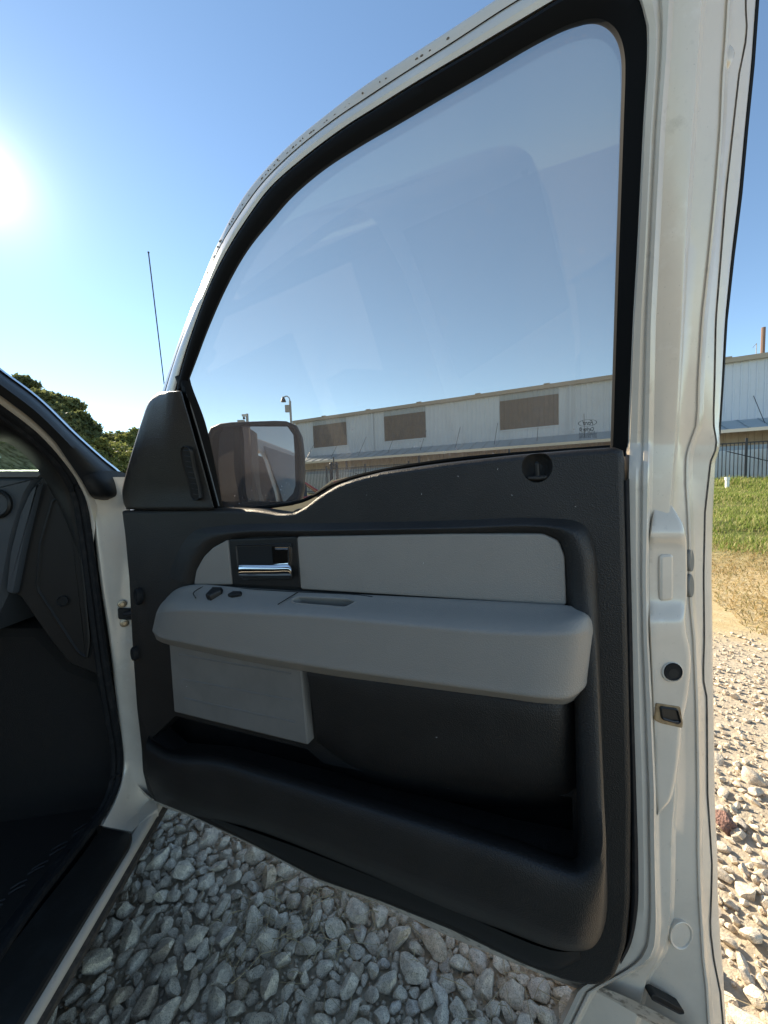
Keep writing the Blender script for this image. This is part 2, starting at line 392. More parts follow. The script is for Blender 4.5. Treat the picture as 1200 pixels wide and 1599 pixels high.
for quad in (((489, 660), (541, 653), (542, 695), (491, 700)), ((600, 645), (664, 635), (666, 683), (602, 690)), ((781, 616), (872, 603), (873, 663), (782, 673))):
    A = [bt(*p) for p in quad]; a0, a1 = max(A[0][0], A[3][0]), min(A[1][0], A[2][0]); h0 = (A[2][1]+A[3][1])/2; h1 = (A[0][1]+A[1][1])/2
    lo, hi = min(a0, a1), max(a0, a1); gh = min(h1-.04, EH-.62)
    pw = MB().add(corr(lo, hi, h0, gh, .05, .305, .022)).build('window', PANE, ware, smooth=False)
    MB().add(corr(lo, hi, gh+.004, EH-.24, .045)).build('header_panel', CANO, pw, smooth=False)
    MB().add(box(BP((lo+hi)/2, .05, h0-.03), hi-lo, .05, .08, (FD, FN, (0, 0, 1)))).build('sill', WALL, pw, smooth=False)
for px in (583, 891, 1010, 460): 
    t = bt(px, 660)[0]; MB().add(box(BP(t, .10, (EH+CHW)/2), .10, .10, EH-CHW-.2, (FD, FN, (0, 0, 1)))).build('downspout', WALL, ware, smooth=False)
cn = MB(); 
G = []
for t in np.arange(T0, T1, .4): G.append([BP(t, .03, CHW), BP(t, CO, CHE)])
cn.add(grid(G, thick=(0, 0, -.03)))
for t in np.arange(T0, T1, .8): cn.add(box(BP(t, CO/2, (CHW+CHE)/2+.03), .05, CO*.98, .035, (FD, unit(FN*CO+np.array([0, 0, CHE-CHW])), unit(np.cross(FD, FN*CO+np.array([0, 0, CHE-CHW]))))))
cn.build('canopy', CANO, ware, smooth=False)
MB().add(box(BP((T0+T1)/2, CO+.03, CHE-.06), T1-T0, .05, .16, (FD, FN, (0, 0, 1)))).build('canopy_fascia', FASC, ware, smooth=False)
for t in np.arange(T0+1.0, T1, 2.55): MB().add(tube([BP(t, CO*.72, CHE+.26), BP(t+.05, .06, CHW+1.15)], .015, 5)).build('canopy_tie_rod', DKMET, ware)
for t in np.arange(T0+1.5, T1, 6.0): MB().add(box(BP(t, CO-.1, CHE/2-.1), .12, .12, CHE, (FD, FN, (0, 0, 1)))).build('canopy_post', DKMET, ware, smooth=False)
# -- iron fence
def FP(t, o, h): p = FENCE0+FD*t+FN*o; return np.array([p[0], p[1], h])
FTOP = 1.20+1.17; FBOT = .70
fence = empty('iron_fence', FP(8, 0, FBOT), label='black iron picket fence along the top of the grass bank', cat='fence')
ft0, ft1 = -6.0, 27.0
for h in (FTOP-.03, FBOT+.18): MB().add(box(FP((ft0+ft1)/2, 0, h), ft1-ft0, .04, .045, (FD, FN, (0, 0, 1)))).build('rail', DKMET, fence, smooth=False)
pk = None; n = 0
pv, pf = box((0, 0, 0), .026, .026, FTOP-FBOT-.02, (FD, FN, (0, 0, 1)))
pme = bpy.data.meshes.new('picket'); pme.from_pydata([tuple(p) for p in pv], [], pf); pme.materials.append(DKMET)
for t in np.arange(ft0, ft1, .125):
    if abs(t % 3.0) < .07: continue
    o = bpy.data.objects.new('picket', pme); COL.objects.link(o); o.parent = fence
    o.location = FP(t, 0, (FTOP+FBOT)/2-.02)-org(fence)
for t in np.arange(ft0, ft1, 3.0): MB().add(box(FP(t, 0, (FTOP+FBOT)/2+.05), .075, .075, FTOP-FBOT+.2, (FD, FN, (0, 0, 1)))).build('post', DKMET, fence, smooth=False)
for t in (-1.3, 8.0, 17.0): MB().add(tube([FP(t+1.9, .03, FTOP-.35), FP(t-1.0, .03, FBOT+.25)], .018, 5)).build('brace_rod', DKMET, fence)
FFr = Fr(FENCE0, FD, (0, 0, 1), FN)
tg = FFr.uv(522, 735)[0]; gp = MB()
for dt in (-.22, .22):
    gp.add(box(FP(tg+dt, 0, 1.55), .14, .14, 2.0, (FD, FN, (0, 0, 1)))); gp.add(ellipsoid(Fr(FP(tg+dt, 0, 2.62), FD, FN, (0, 0, 1)), 0, 0, 0, .13, .13, .13, 10, 6))
gp.build('gate_post', DKMET, fence, sharp=30)
gp = MB().add(tube([FP(tg, 0, 2.3), FP(tg, 0, 3.1)], .05, 6)).build('gate_post_top', DKMET, fence)
# -- white containers beyond the fence
CONT = mat('weathered_white_panel', (.66, .67, .66), .55, dirt=[(2.2, (.05, .05, .05), .70, .74, .8), (.8, (.48, .48, .46), .45, .7, .6)])
def cbox(t0, t1, o, h0, h1, label):
    e = empty('storage_container', FP((t0+t1)/2, o, h0), label=label, cat='container', group='white containers behind the fence')
    b = MB().add(box(FP((t0+t1)/2, o-.6, (h0+h1)/2), t1-t0, 1.2, h1-h0, (FD, FN, (0, 0, 1)))); 
    for t in np.arange(t0+.6, t1-.3, 1.2): b.add(box(FP(t, o+.012, (h0+h1)/2), .05, .03, h1-h0-.1, (FD, FN, (0, 0, 1))))
    b.build('body', CONT, e, smooth=False)
    MB().add(box(FP((t0+t1)/2, o-.6, h0-.12), t1-t0-.3, .9, .24, (FD, FN, (0, 0, 1)))).build('dark_base', DKMET, e, smooth=False)  # dark box filling the gap under the container
    MB().add(box(FP((t0+t1)/2, o-.6, h1+.1), t1-t0-.2, 1.0, .18, (FD, FN, (0, 0, 1)))).build('lid', CANO, e, smooth=False)
hz = Fr(FENCE0-FN*1.3, FD, (0, 0, 1), FN)
hA, hB = hz.uv(1165, 751)[1], hz.uv(1165, 702)[1]
cbox(-5.0, 4.5, -1.3, hA, hB, 'long white container with peeling paint behind the fence, at the photo right edge')
cbox(9.0, 24.0, -1.3, hA, hB, 'white container behind the fence, seen beside the door mirror')
# ================================================================== trees, poles, parked cars
def leafmat(name, c1, c2):
    m = bpy.data.materials.new(name); m.use_nodes = True; t = m.node_tree; b = t.nodes['Principled BSDF']; out = t.nodes['Material Output']
    co = t.nodes.new('ShaderNodeTexCoord'); n = t.nodes.new('ShaderNodeTexNoise'); n.inputs['Scale'].default_value = .8; n.inputs['Detail'].default_value = 5; t.links.new(co.outputs['Object'], n.inputs['Vector'])
    r = t.nodes.new('ShaderNodeValToRGB'); r.color_ramp.elements[0].position = .35; r.color_ramp.elements[1].position = .65
    r.color_ramp.elements[0].color = (*c1, 1); r.color_ramp.elements[1].color = (*c2, 1); t.links.new(n.outputs[0], r.inputs[0]); t.links.new(r.outputs[0], b.inputs['Base Color'])
    b.inputs['Roughness'].default_value = .6; b.inputs['Specular IOR Level'].default_value = .25
    tr = t.nodes.new('ShaderNodeBsdfTranslucent'); t.links.new(r.outputs[0], tr.inputs[0]); mx = t.nodes.new('ShaderNodeMixShader'); mx.inputs[0].default_value = .4
    t.links.new(b.outputs[0], mx.inputs[1]); t.links.new(tr.outputs[0], mx.inputs[2]); t.links.new(mx.outputs[0], out.inputs[0]); return m
LEAF = leafmat('tree_leaves', (.10, .115, .045), (.18, .19, .07)); LEAF2 = leafmat('tree_leaves_yellow', (.15, .17, .05), (.25, .25, .075)); BARK = mat('bark', (.09, .065, .045), .9, bump=[('n', 20, .8, .03)])
def at(px, py, y):
    d = ray(px, py); return EYE+d*(y/d[1])
def tree(px, ytop, dist, width, label, lm, n=9000, seed=0, base=0.0):
    rg = np.random.default_rng(seed); top = at(px, ytop, dist); h = top[2]-base; root = np.array([top[0], top[1], base])
    e = empty('broadleaf_tree', root, label=label, cat='tree', group='trees beyond the truck hood')
    tk = MB().add(tube([root, root+[.1, 0, h*.25], root+[-.05, .1, h*.5], root+[.1, 0, h*.8]], h*.035, 8, r2=h*.012))
    cl = []
    for i in range(60):
        a = rg.uniform(0, 2*math.pi); rr = math.sqrt(rg.uniform(0, 1)); z = rg.uniform(.08, .93); env = math.sin(min(1, (1.02-z)/.55)*math.pi/2)*(.55+.45*min(1, z/.45))
        c = root+np.array([math.cos(a)*rr*width*env, math.sin(a)*rr*width*env, h*z]); cl.append((c, rg.uniform(.09, .17)*h*(1.05-.45*z)))
        if i % 3 == 0: tk.add(tube([root+[0, 0, h*z*.6], (root+[0, 0, h*z*.75]+c)/2, c], h*.012, 5, r2=h*.003))
    tk.build('trunk', BARK, e)
    ci = rg.integers(0, len(cl), n); ctr = np.array([c for c, r in cl])[ci]; rad = np.array([r for c, r in cl])[ci]
    d = rg.normal(size=(n, 3)); d /= np.linalg.norm(d, axis=1, keepdims=True); p = ctr+d*(rad*rg.uniform(.35, 1.05, n)**.6)[:, None]*np.array([1, 1, .75])
    ax = rg.normal(size=(n, 3)); ax /= np.linalg.norm(ax, axis=1, keepdims=True); bx = np.cross(ax, rg.normal(size=(n, 3))); bx /= np.linalg.norm(bx, axis=1, keepdims=True)
    sz = rg.uniform(.10, .24, n)[:, None]*(h/9)
    V = np.stack([p-ax*sz, p+bx*sz*.55, p+ax*sz, p-bx*sz*.55], 1).reshape(-1, 3); Fc = np.arange(4*n).reshape(-1, 4)
    me = bpy.data.meshes.new('crown'); me.from_pydata((V-root).tolist(), [], Fc.tolist()); me.materials.append(lm)
    o = bpy.data.objects.new('crown', me); COL.objects.link(o); o.parent = e; o['kind'] = 'stuff' if False else ''
    del o['kind']
tree(18, 582, 27, 4.6, 'tallest dark green tree, rising behind the windshield pillar', LEAF, 15000, 1)
tree(70, 606, 25, 3.9, 'dark rounded tree right of the tallest tree above the hood', LEAF, 15000, 2)
tree(112, 638, 24, 3.4, 'dark tree in the middle of the sloping row above the hood', LEAF, 13000, 8)
tree(146, 664, 22, 2.7, 'sunlit yellow green tree in front of the darker trees', LEAF2, 11000, 3)
tree(199, 668, 25, 2.6, 'small yellow green tree nearest the black mirror corner trim', LEAF2, 10000, 4)
tree(-70, 556, 28, 4.8, 'tall tree partly hidden by the cab roof pillar', LEAF, 9000, 5)
tree(175, 690, 30, 4.5, 'low dark tree at the back of the row', LEAF, 12000, 6)
GALV = mat('galvanised_pole', (.32, .31, .29), .5); WOODP = mat('weathered_wood_pole', (.20, .12, .08), .9, bump=[('n', 30, .5, .02)])
b0 = at(457, 700, 24); t0 = at(455, 626, 24); e = empty('street_light', (b0[0], b0[1], .3), label='grey street light on a curved arm left of the warehouse roof', cat='street light')
MB().add(tube([(b0[0], b0[1], .3), (b0[0], b0[1], t0[2])], .07, 8)).build('pole', GALV, e)
arm = [(b0[0], b0[1], t0[2]), (b0[0]-.05, b0[1], t0[2]+.2), (b0[0]-.2, b0[1], t0[2]+.3), (b0[0]-.4, b0[1], t0[2]+.22)]
MB().add(tube(catmull(arm, 5), .035, 6)).build('arm', GALV, e)
lp = np.array(arm[-1]); hd = MB().add(tube([lp+[0, 0, .05], lp+[0, 0, -.06], lp+[0, 0, -.14], lp+[0, 0, -.26]], .06, 10, r2=.17)); hd.build('lamp_head', DKMET, e)
MB().add(box((b0[0]-.17, b0[1], at(450, 638, 24)[2]), .28, .2, .42)).build('control_box', GALV, e, smooth=False)
b0 = at(387, 700, 26); t0 = at(386, 646, 26); e = empty('camera_pole', (b0[0], b0[1], .3), label='short pole with a security camera showing above the door mirror', cat='camera pole')
MB().add(tube([(b0[0], b0[1], .3), t0], .09, 8)).build('pole', GALV, e)
MB().add(box(t0+[-.16, 0, -.1], .34, .2, .14)).build('camera_head', CONT, e, smooth=False)
MB().add(box(t0+[-.22, 0, -.28], .12, .14, .14)).build('lens_hood', DKMET, e, smooth=False)
MB().add(box(at(377, 658, 26), .42, .3, .16)).build('junction_box', GALV, e, smooth=False)
b0 = at(1191, 545, 30); t0 = at(1193, 511, 30); e = empty('utility_pole', (b0[0], b0[1], .5), label='brown wooden pole rising above the warehouse roof at the right', cat='utility pole')
MB().add(tube([(b0[0], b0[1], .5), (t0[0], t0[1], t0[2])], .13, 8)).build('shaft', WOODP, e)
a0 = at(1182, 536, 30); MB().add(tube([(a0[0], a0[1], EH-.5), a0], .03, 5)).add(tube([a0, at(1176, 543, 30)], .02, 4)).build('vent_pipe', GALV, e)
pp = at(1136, 764, 13.2); g0 = float(ground_h(pp[0], pp[1])); zt = at(1136, 745, 13.2)[2]
e = empty('marker_post', (pp[0], pp[1], g0), label='short white plastic pipe standing in the grass before the fence', cat='pipe')
PVC = mat('white_pvc', (.78, .77, .72), .4)
MB().add(tube([(pp[0], pp[1], g0-.1), (pp[0], pp[1], zt-.1)], .06, 12)).build('pipe', PVC, e); MB().add(tube([(pp[0], pp[1], zt-.1), (pp[0], pp[1], zt)], .075, 12)).build('cap', PVC, e)
# parked cars in the lot beyond the door
TANP = mat('tan_car_paint', (.55, .45, .30), .35, coat=.4); REDP = mat('red_car_paint', (.35, .02, .03), .35, coat=.5); CARGL = mat('car_glass', (.02, .022, .025), .08); LAMP = mat('tail_lamp_red', (.4, .01, .01), .2)
def car(px, roof_y, dist, yaw, paint, label):
    c = at(px, roof_y, dist); H = c[2]; e = empty('parked_car', (c[0], c[1], 0), label=label, cat='car')
    ax = np.array([math.cos(yaw), math.sin(yaw), 0]); ay = np.array([-ax[1], ax[0], 0]); o = np.array([c[0], c[1], 0.0]); k = H/1.45
    def L(x, y, z): return o+ax*x+ay*y+np.array([0, 0, z*k])
    prof = [(-2.2, .35), (-2.25, .7), (-2.1, .88), (-1.5, .95), (1.0, .95), (1.9, .85), (2.2, .65), (2.2, .35)]
    MB().add(grid([[L(x, yy*(1 if 0 < i < 7 else .96), z) for yy in (-.86, .86)] for i, (x, z) in enumerate(prof+prof[:1])])).add(([L(x, -.86, z) for x, z in prof], [list(range(8))])).add(([L(x, .86, z) for x, z in prof], [list(range(8))])).build('body', paint, e, sharp=50)
    cab = [(-1.75, .94), (-1.15, 1.36), (-.9, 1.43), (.1, 1.45), (.45, 1.38), (1.05, .94)]
    MB().add(grid([[L(x, s*(.80 if z < 1 else .62), z) for s in (-1, 1)] for x, z in cab])).build('cabin', CARGL, e, sharp=50)
    MB().add(grid([[L(x, s*.63, z+.012) for s in (-1, -.3, .3, 1)] for x, z in cab[1:5]], thick=(0, 0, -.02))).build('roof', paint, e, sharp=60)
    for s in (-1, 1):
        MB().add(tube([L(-1.75, s*.80, .95), L(-1.12, s*.63, 1.38)], .035, 6)).build('pillar', paint, e); MB().add(tube([L(1.05, s*.80, .95), L(.45, s*.63, 1.40)], .03, 6)).build('pillar', paint, e)
        MB().add(grid([[L(x, s*.805+s*.005, .93), L(x, s*.66, 1.34)] for x in (-1.2, -.4, .5)])).build('side_glass', CARGL, e)
        MB().add(box(L(-2.22, s*.66, .76), .06, .3, .16, (ax, ay, (0, 0, 1)))).build('tail_lamp', LAMP, e)
        for x in (-1.35, 1.35):
            wl = MB().add(tube([L(x, s*.70, .32), L(x, s*.88, .32)], .32*k, 18)).build('wheel', RUBBER, e); MB().add(tube([L(x, s*.86, .32), L(x, s*.89, .32)], .19*k, 12)).build('rim', GALV, wl)
car(556, 746, 11.0, math.pi*.93, TANP, 'tan parked car showing its roof over the top of the door panel')
car(452, 752, 12.5, .25, REDP, 'red parked car mostly hidden behind the door mirror')
# ================================================================== the truck: cab side, sill, pillar, interior
side = lambda px, py, r=0.0: TS.H(px, py, r)
# hinge pillar jamb (painted), seal edge -> outer edge
inn = [(128, 745), (146, 790), (152, 840), (162, 920), (174, 1000), (184, 1080), (192, 1150), (195, 1190), (191, 1222), (179, 1255), (160, 1290)]
out = [(196, 745), (203, 790), (207, 850), (212, 930), (214, 1000), (217, 1080), (226, 1150), (232, 1205), (240, 1235), (246, 1252), (206, 1299)]
sec = []
for (a, b), (c, d) in zip(inn, out):
    m1 = (a*.72+c*.28, b*.72+d*.28); m2 = (a*.4+c*.6, b*.4+d*.6)
    sec.append([side(a-4, b, -.085), side(a, b, -.072), side(*m1, -.058), side(*m2, -.040), side(c, d, -.012)])
MB().add(loft(sec, 6, 3, thick=-Fv*.0+np.array([-.02, .03, 0]))).build('hinge_pillar', PAINT, truck)
# rocker sill: painted strip seen as a long pale line, with a rolled outer face
vz = 0.0
ri = [(160, 1290), (203, 1299), (120, 1441), (28, 1599), (-70, 1767)]; ro = [(250, 1246), (243, 1264), (152, 1414), (47, 1599), (-46, 1763)]
G = []
for a, b in zip(ri, ro):
    p, q_ = TH.H(*a, .004), TH.H(*b, 0)
    G.append([p-up_t*.03, p, p*.5+q_*.5+up_t*.002, q_, q_+Rv*.004-up_t*.006, q_+Rv*.004-up_t*.03])
# rebuild as straight strip from measured ends
G2 = []
P0, P1 = TH.H(203, 1299, .004), TH.H(28, 1599, .004); Q0, Q1 = TH.H(246, 1258, 0), TH.H(47, 1599, 0)
fw = lambda p: (p-S0).dot(Fv)
f0, f1 = -1.6, max(fw(Q0), fw(P0))
ra0, ra1 = (P0-S0).dot(Rv), (P1-S0).dot(Rv); rb0, rb1 = (Q0-S0).dot(Rv), (Q1-S0).dot(Rv)
RI, RO = (ra0+ra1)/2, (rb0+rb1)/2
print('rocker r', ra0, ra1, rb0, rb1, 'f', fw(P0), fw(P1), fw(Q0), fw(Q1))
for f_ in np.linspace(f1+.02, f1-2.2, 14):
    b_ = TH.P(0, f_, 0)
    G2.append([b_+Rv*(RI-.02)-up_t*.02, b_+Rv*(RI)+up_t*.002, b_+Rv*(RI*.3+RO*.7)+up_t*.001, b_+Rv*RO-up_t*.003, b_+Rv*(RO+.004)-up_t*.010, b_+Rv*(RO+.003)-up_t*.018])
MB().add(grid(G2)).build('rocker_panel', PAINT, truck)
G3 = []
for f_ in np.linspace(f1+.06, f1-2.2, 14):
    b_ = TH.P(0, f_, 0); G3.append([b_+Rv*(RO+.001)-up_t*.017, b_+Rv*(RO+.010)-up_t*.024, b_+Rv*(RO+.011)-up_t*.034, b_+Rv*(RO-.02)-up_t*.045, b_+Rv*(RO-.12)-up_t*.10, b_+Rv*(RO-.5)-up_t*.14])
MB().add(grid(G3)).build('rocker_underside', mat('dirty_dark_flange', (.05, .042, .034), .7, dirt=[(60, (.12, .10, .08), .45, .7, .8)]), truck)
# front sill corner (painted, level) under the pillar
sc_ = [(178, 1256), (160, 1290), (204, 1300), (247, 1262), (246, 1250), (226, 1240), (200, 1225)]
MB().add(pillow(TH, sc_, [(0, -.03), (0, .001), (.004, .003)], step=.006)).build('sill_corner', PAINT, truck)
# scuff plate and floor
sp = MB().add(pillow(TH, [(160, 1291), (207, 1301), (203, 1318), (28, 1603), (-80, 1785), (-160, 1785), (-60, 1575), (60, 1420), (128, 1335)], [(0, -.004), (0, .010), (.004, .014)], rnd=.012, wref=.012)).build('scuff_plate', SCUFF, truck)
MB().add(pillow(TH, [(150, 1285), (120, 1325), (50, 1415), (-20, 1520), (-60, 1575), (-80, 1560), (-20, 1480), (40, 1400), (110, 1312), (144, 1278)], [(0, -.01), (0, .018), (.003, .022)], wref=.02)).build('sill_rib', RUBBER, truck)
fl = MB().add(pillow(TH, [(175, 1240), (150, 1285), (-20, 1520), (-200, 1700), (-900, 1700), (-900, 1150), (60, 1120), (165, 1180)], [(0, -.09), (0, -.05), (.01, -.045)], wref=-.045)).build('floor', MAT_V, truck)
tr = MB()
for row in range(7):
    for k in range(2):
        x0 = 170-row*33-k*30+rng.uniform(-2, 2); y0 = 1262+row*30+k*22
        a, b = TH.H(x0-26, y0+14, -.044), TH.H(x0, y0, -.044); tr.add(tube([a, (a+b)/2+up_t*.002, b], .0025, 5))
tr.build('tread_ridge', MAT_V, truck, kind='stuff')
# weatherstrip round the door opening
ws = [(-60, 596), (0, 638), (60, 683), (103, 728), (126, 772), (137, 830), (150, 930), (165, 1040), (179, 1125), (187, 1180), (183, 1222), (166, 1262), (120, 1325), (50, 1415), (-20, 1520), (-90, 1630)]
MB().add(tube(catmull([side(x, y, -.085) for x, y in ws], 5), .0095, 8)).build('weatherstrip', RUBBER, truck)
ws2 = [(x-9, y+5) for x, y in ws[:13]]
MB().add(tube(catmull([side(x, y, -.095) for x, y in ws2], 5), .008, 6)).build('weatherstrip_lip', RUBBER, truck)
# A pillar: outer black moulding, pale painted strip, bright glass edge
mold_o = [(-60, 531), (0, 579), (60, 624), (120, 682), (160, 718), (192, 746), (198, 760)]
mold_i = [(-60, 572), (0, 617), (50, 655), (86, 690), (104, 716), (126, 748), (140, 772)]
mid1 = [(a*.75+c*.25, b*.75+d*.25) for (a, b), (c, d) in zip(mold_o, mold_i)]; mid2 = [(a*.45+c*.55, b*.45+d*.55) for (a, b), (c, d) in zip(mold_o, mold_i)]
sec = [[side(*a, -.075)-Fv*-.02, side(*a, -.06), side(*b, -.045), side(*c, -.042), side(*d, -.055), side(*d, -.075)] for a, b, c, d in zip(mold_o, mid1, mid2, mold_i)]
MB().add(loft(sec, 6, 2, across='l')).build('pillar_moulding', BLACK2, truck)
MB().add(loft([[side(126, 744, -.055), side(150, 738, -.038), side(180, 735, -.036), side(205, 742, -.04)], [side(134, 760, -.055), side(155, 757, -.034), side(185, 755, -.032), side(205, 760, -.036)], [side(141, 773, -.057), side(160, 775, -.037), side(186, 772, -.034), side(205, 770, -.038)], [side(148, 779, -.066), side(163, 781, -.052), side(186, 776, -.05), side(205, 774, -.05)]], 5, 4)).build('pillar_moulding_foot', BLACK2, truck)
MB().add(loft([[side(a, b-1, -.066), side(a-2, b-3.4, -.055), side(a, b-5, -.06)] for a, b in mold_o], 6, 2)).build('windshield_edge_trim', mat('bright_glass_edge', (.42, .45, .48), .18, metal=.7), truck)
ps_i = [(-60, 592), (0, 633), (60, 680), (96, 718), (120, 752), (136, 790), (146, 850)]
ps_o = [(-60, 570), (0, 615), (50, 653), (87, 690), (108, 716), (133, 750), (152, 790)]
MB().add(loft([[side(*a, -.080), side((a[0]+b[0])/2, (a[1]+b[1])/2, -.068), side(*b, -.066)] for a, b in zip(ps_i, ps_o)], 6, 2)).build('pillar', PAINT, truck)
# interior pillar trim down to the windshield opening
tr_o = [(-60, 600), (0, 645), (55, 688), (98, 733), (120, 775), (133, 840), (140, 900)]
tr_i = [(-60, 660), (-20, 684), (12, 692), (40, 712), (62, 738), (72, 760), (90, 790)]
MB().add(loft([[side(*a, -.09), side(a[0]*.6+b[0]*.4, a[1]*.6+b[1]*.4, -.12), side(*b, -.20)] for a, b in zip(tr_o, tr_i)], 6, 3)).build('pillar_trim', BLACK2, truck)
# windshield
gl = bpy.data.materials.new('windshield_glass'); gl.use_nodes = True; t = gl.node_tree; b = t.nodes['Principled BSDF']; o_ = t.nodes['Material Output']
b.inputs['Base Color'].default_value = (.45, .58, .48, 1); b.inputs['Roughness'].default_value = .35
tp = t.nodes.new('ShaderNodeBsdfTransparent'); tp.inputs[0].default_value = (.62, .78, .68, 1); mx = t.nodes.new('ShaderNodeMixShader')
co = t.nodes.new('ShaderNodeTexCoord'); mp = t.nodes.new('ShaderNodeMapping'); mp.inputs['Scale'].default_value = (60, 9, 60); mp.inputs['Rotation'].default_value = (.3, .2, .9)
n = t.nodes.new('ShaderNodeTexNoise'); n.inputs['Scale'].default_value = 1.5; n.inputs['Detail'].default_value = 5; t.links.new(co.outputs['Object'], mp.inputs[0]); t.links.new(mp.outputs[0], n.inputs['Vector'])
r = t.nodes.new('ShaderNodeMapRange'); r.inputs['From Min'].default_value = .42; r.inputs['From Max'].default_value = .68; r.inputs['To Min'].default_value = .25; r.inputs['To Max'].default_value = .75; t.links.new(n.outputs[0], r.inputs[0]); t.links.new(r.outputs[0], mx.inputs[0])  # stretched noise paints glare streaks into the glass
t.links.new(tp.outputs[0], mx.inputs[1]); t.links.new(b.outputs[0], mx.inputs[2]); t.links.new(mx.outputs[0], o_.inputs[0])
wa = [side(*p, -.075) for p in mold_o[:6]]
MB().add(grid([[p, p-Rv*.4-Fv*-.03, p-Rv*.9-Fv*-.05, p-Rv*1.35] for p in wa])).build('windshield', gl, truck)
# dashboard
fr_d = Fr(S0, Rv, up_t, -Fv)
MB().add(pillow(fr_d, [(-900, 733), (60, 733), (66, 741), (60, 747), (-900, 747)], [(0, -.35), (0, -.02), (.004, .0)], wref=0)).build('dash_top', DASHTOP, truck)
MB().add(pillow(fr_d, [(-900, 747), (64, 744), (58, 752), (44, 775), (24, 840), (8, 930), (-20, 990), (-900, 990)], [(0, -.3), (0, -.01), (.012, .004)], wref=0)).build('dash_face', DASH, truck)
vent = MB()
cv = fr_d.uv(-9, 787, .012)
vent.add(pillow(fr_d, [fr_d.P(0, 0)*0+0 for _ in ()] or [(cv[0]+.040*math.cos(a), cv[1]+.040*math.sin(a)) for a in np.linspace(0, 2*math.pi, 28, endpoint=False)], [(0, .0), (0, .012), (.004, .016), (.008, .012), (.012, -.004)], uv=True)).build('air_vent', BLACK2, truck)
MB().add(pillow(fr_d, [(64, 744), (106, 735), (130, 780), (142, 850), (154, 950), (164, 1060), (107, 1038), (70, 990), (29, 930), (8, 925), (16, 860), (30, 800), (46, 765)], [(0, -.2), (0, .0), (.006, .006)], rnd=.012, wref=.006)).build('dash_end_cap', BLACK2, truck)
MB().add(pillow(fr_d, [(62, 752), (54, 782), (38, 850), (22, 930), (7, 925), (14, 862), (30, 800), (46, 765)], [(0, .0), (.0, .012), (.005, .020)], rnd=.01, wref=.02)).build('dash_edge_strip', DASH, truck)
MB().add(pillow(fr_d, [(80, 778), (110, 776), (128, 870), (140, 1000), (136, 1032), (118, 1020), (54, 921), (60, 850)], [(0, .004), (.0, .012), (.003, .014), (.005, .014), (.008, .010)], rnd=.012, wref=.014)).build('fuse_panel_cover', BLACK2, truck)
ch = fr_d.uv(97, 939, .014)
MB().add(pillow(fr_d, [(ch[0]+.015*math.cos(a), ch[1]+.015*math.sin(a)) for a in np.linspace(0, 2*math.pi, 20, endpoint=False)], [(0, .008), (0, .015), (.002, .016), (.004, .013)], uv=True)).build('access_hole', HOLE, truck)  # black disc painted as the dark of a fastener hole
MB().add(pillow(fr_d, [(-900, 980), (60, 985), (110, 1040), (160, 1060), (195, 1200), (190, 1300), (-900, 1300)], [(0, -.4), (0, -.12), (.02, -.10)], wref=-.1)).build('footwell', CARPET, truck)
# door check strap, bolts and hinge boots on the pillar
jf = Fr(side(196, 960, -.035), unit(Rv*.85+Fv*.5), up_t, unit(-Fv*.85+Rv*.5))
MB().add(pillow(jf, [(184, 950), (207, 950), (207, 968), (185, 967)], [(0, 0), (0, .003), (.001, .004)], rnd=.004)).build('check_strap_slot', HOLE, truck)
MB().add(tube([jf.H(196, 959, .004), jf.H(212, 957, .03)], .007, 8)).build('check_strap', DKMET, truck)
for px, py in ((191, 943.5), (194.5, 973.5)):
    c = jf.uv(px, py, .003)
    MB().add(pillow(jf, [(c[0]+.011*math.cos(a), c[1]+.011*math.sin(a)) for a in np.linspace(0, 2*math.pi, 20, endpoint=False)], [(0, 0), (0, .001), (.001, .0015), (.004, .0015), (.0045, .003), (.006, .0035)], uv=True)).build('pillar_bolt', STEEL, truck)
# front end: fender, hood, right side rear cab, roof, bed (mostly hidden, seen in mirror / beside the door)
def T3(f_, r, v): return S0+Fv*f_+Rv*r+up_t*v
CAB_Z = TS.uv(190, 748, -.06)[1]
fd = [[T3(f_, -.05, -.04), T3(f_, -.02, .30), T3(f_, -.03, .52), T3(f_, -.08, h), T3(f_, -.45, h+.05), T3(f_, -.95, h+.07), T3(f_, -1.5, h+.05), T3(f_, -1.83, h), T3(f_, -1.9, .5), T3(f_, -1.88, -.04)] for f_, h in ((.04, .75), (.3, .80), (1.0, .86), (1.6, .85), (1.85, .74), (1.92, .40))]  # raised and lengthened so its shadow covers the gravel by the door
MB().add(loft(fd, 5, 3)).build('fender', PAINT, truck)
rc = [[T3(f_, -.03, 0), T3(f_, 0, .3), T3(f_, -.01, .70), T3(f_, -.18, 1.28), T3(f_, -.40, 1.36), T3(f_, -1.2, 1.38)] for f_ in (-1.22, -1.75, -2.25)]
MB().add(loft(rc, 4, 3)).build('rear_cab_side', PAINT, truck)
MB().add(grid([[T3(f_, .012, .72), T3(f_, -.13, 1.23)] for f_ in (-1.30, -2.2)], thick=Rv*.006)).build('rear_side_window', CARGL, truck)
rf = [[T3(-.62, -.30, 1.26), T3(-.62, -.9, 1.30), T3(-.62, -1.5, 1.26)], [T3(-1.3, -.30, 1.35), T3(-1.3, -.9, 1.40), T3(-1.3, -1.5, 1.35)], [T3(-2.2, -.34, 1.33), T3(-2.2, -.9, 1.37), T3(-2.2, -1.5, 1.33)]]
MB().add(loft(rf, 4, 4, thick=-up_t*.03)).build('roof', PAINT, truck)
MB().add(loft([[T3(f_, -.04, -.05), T3(f_, 0, .3), T3(f_, -.01, .78), T3(f_, -.06, .80)] for f_ in (-2.3, -3.2, -4.2)], 4, 2)).build('bed_side', PAINT, truck)
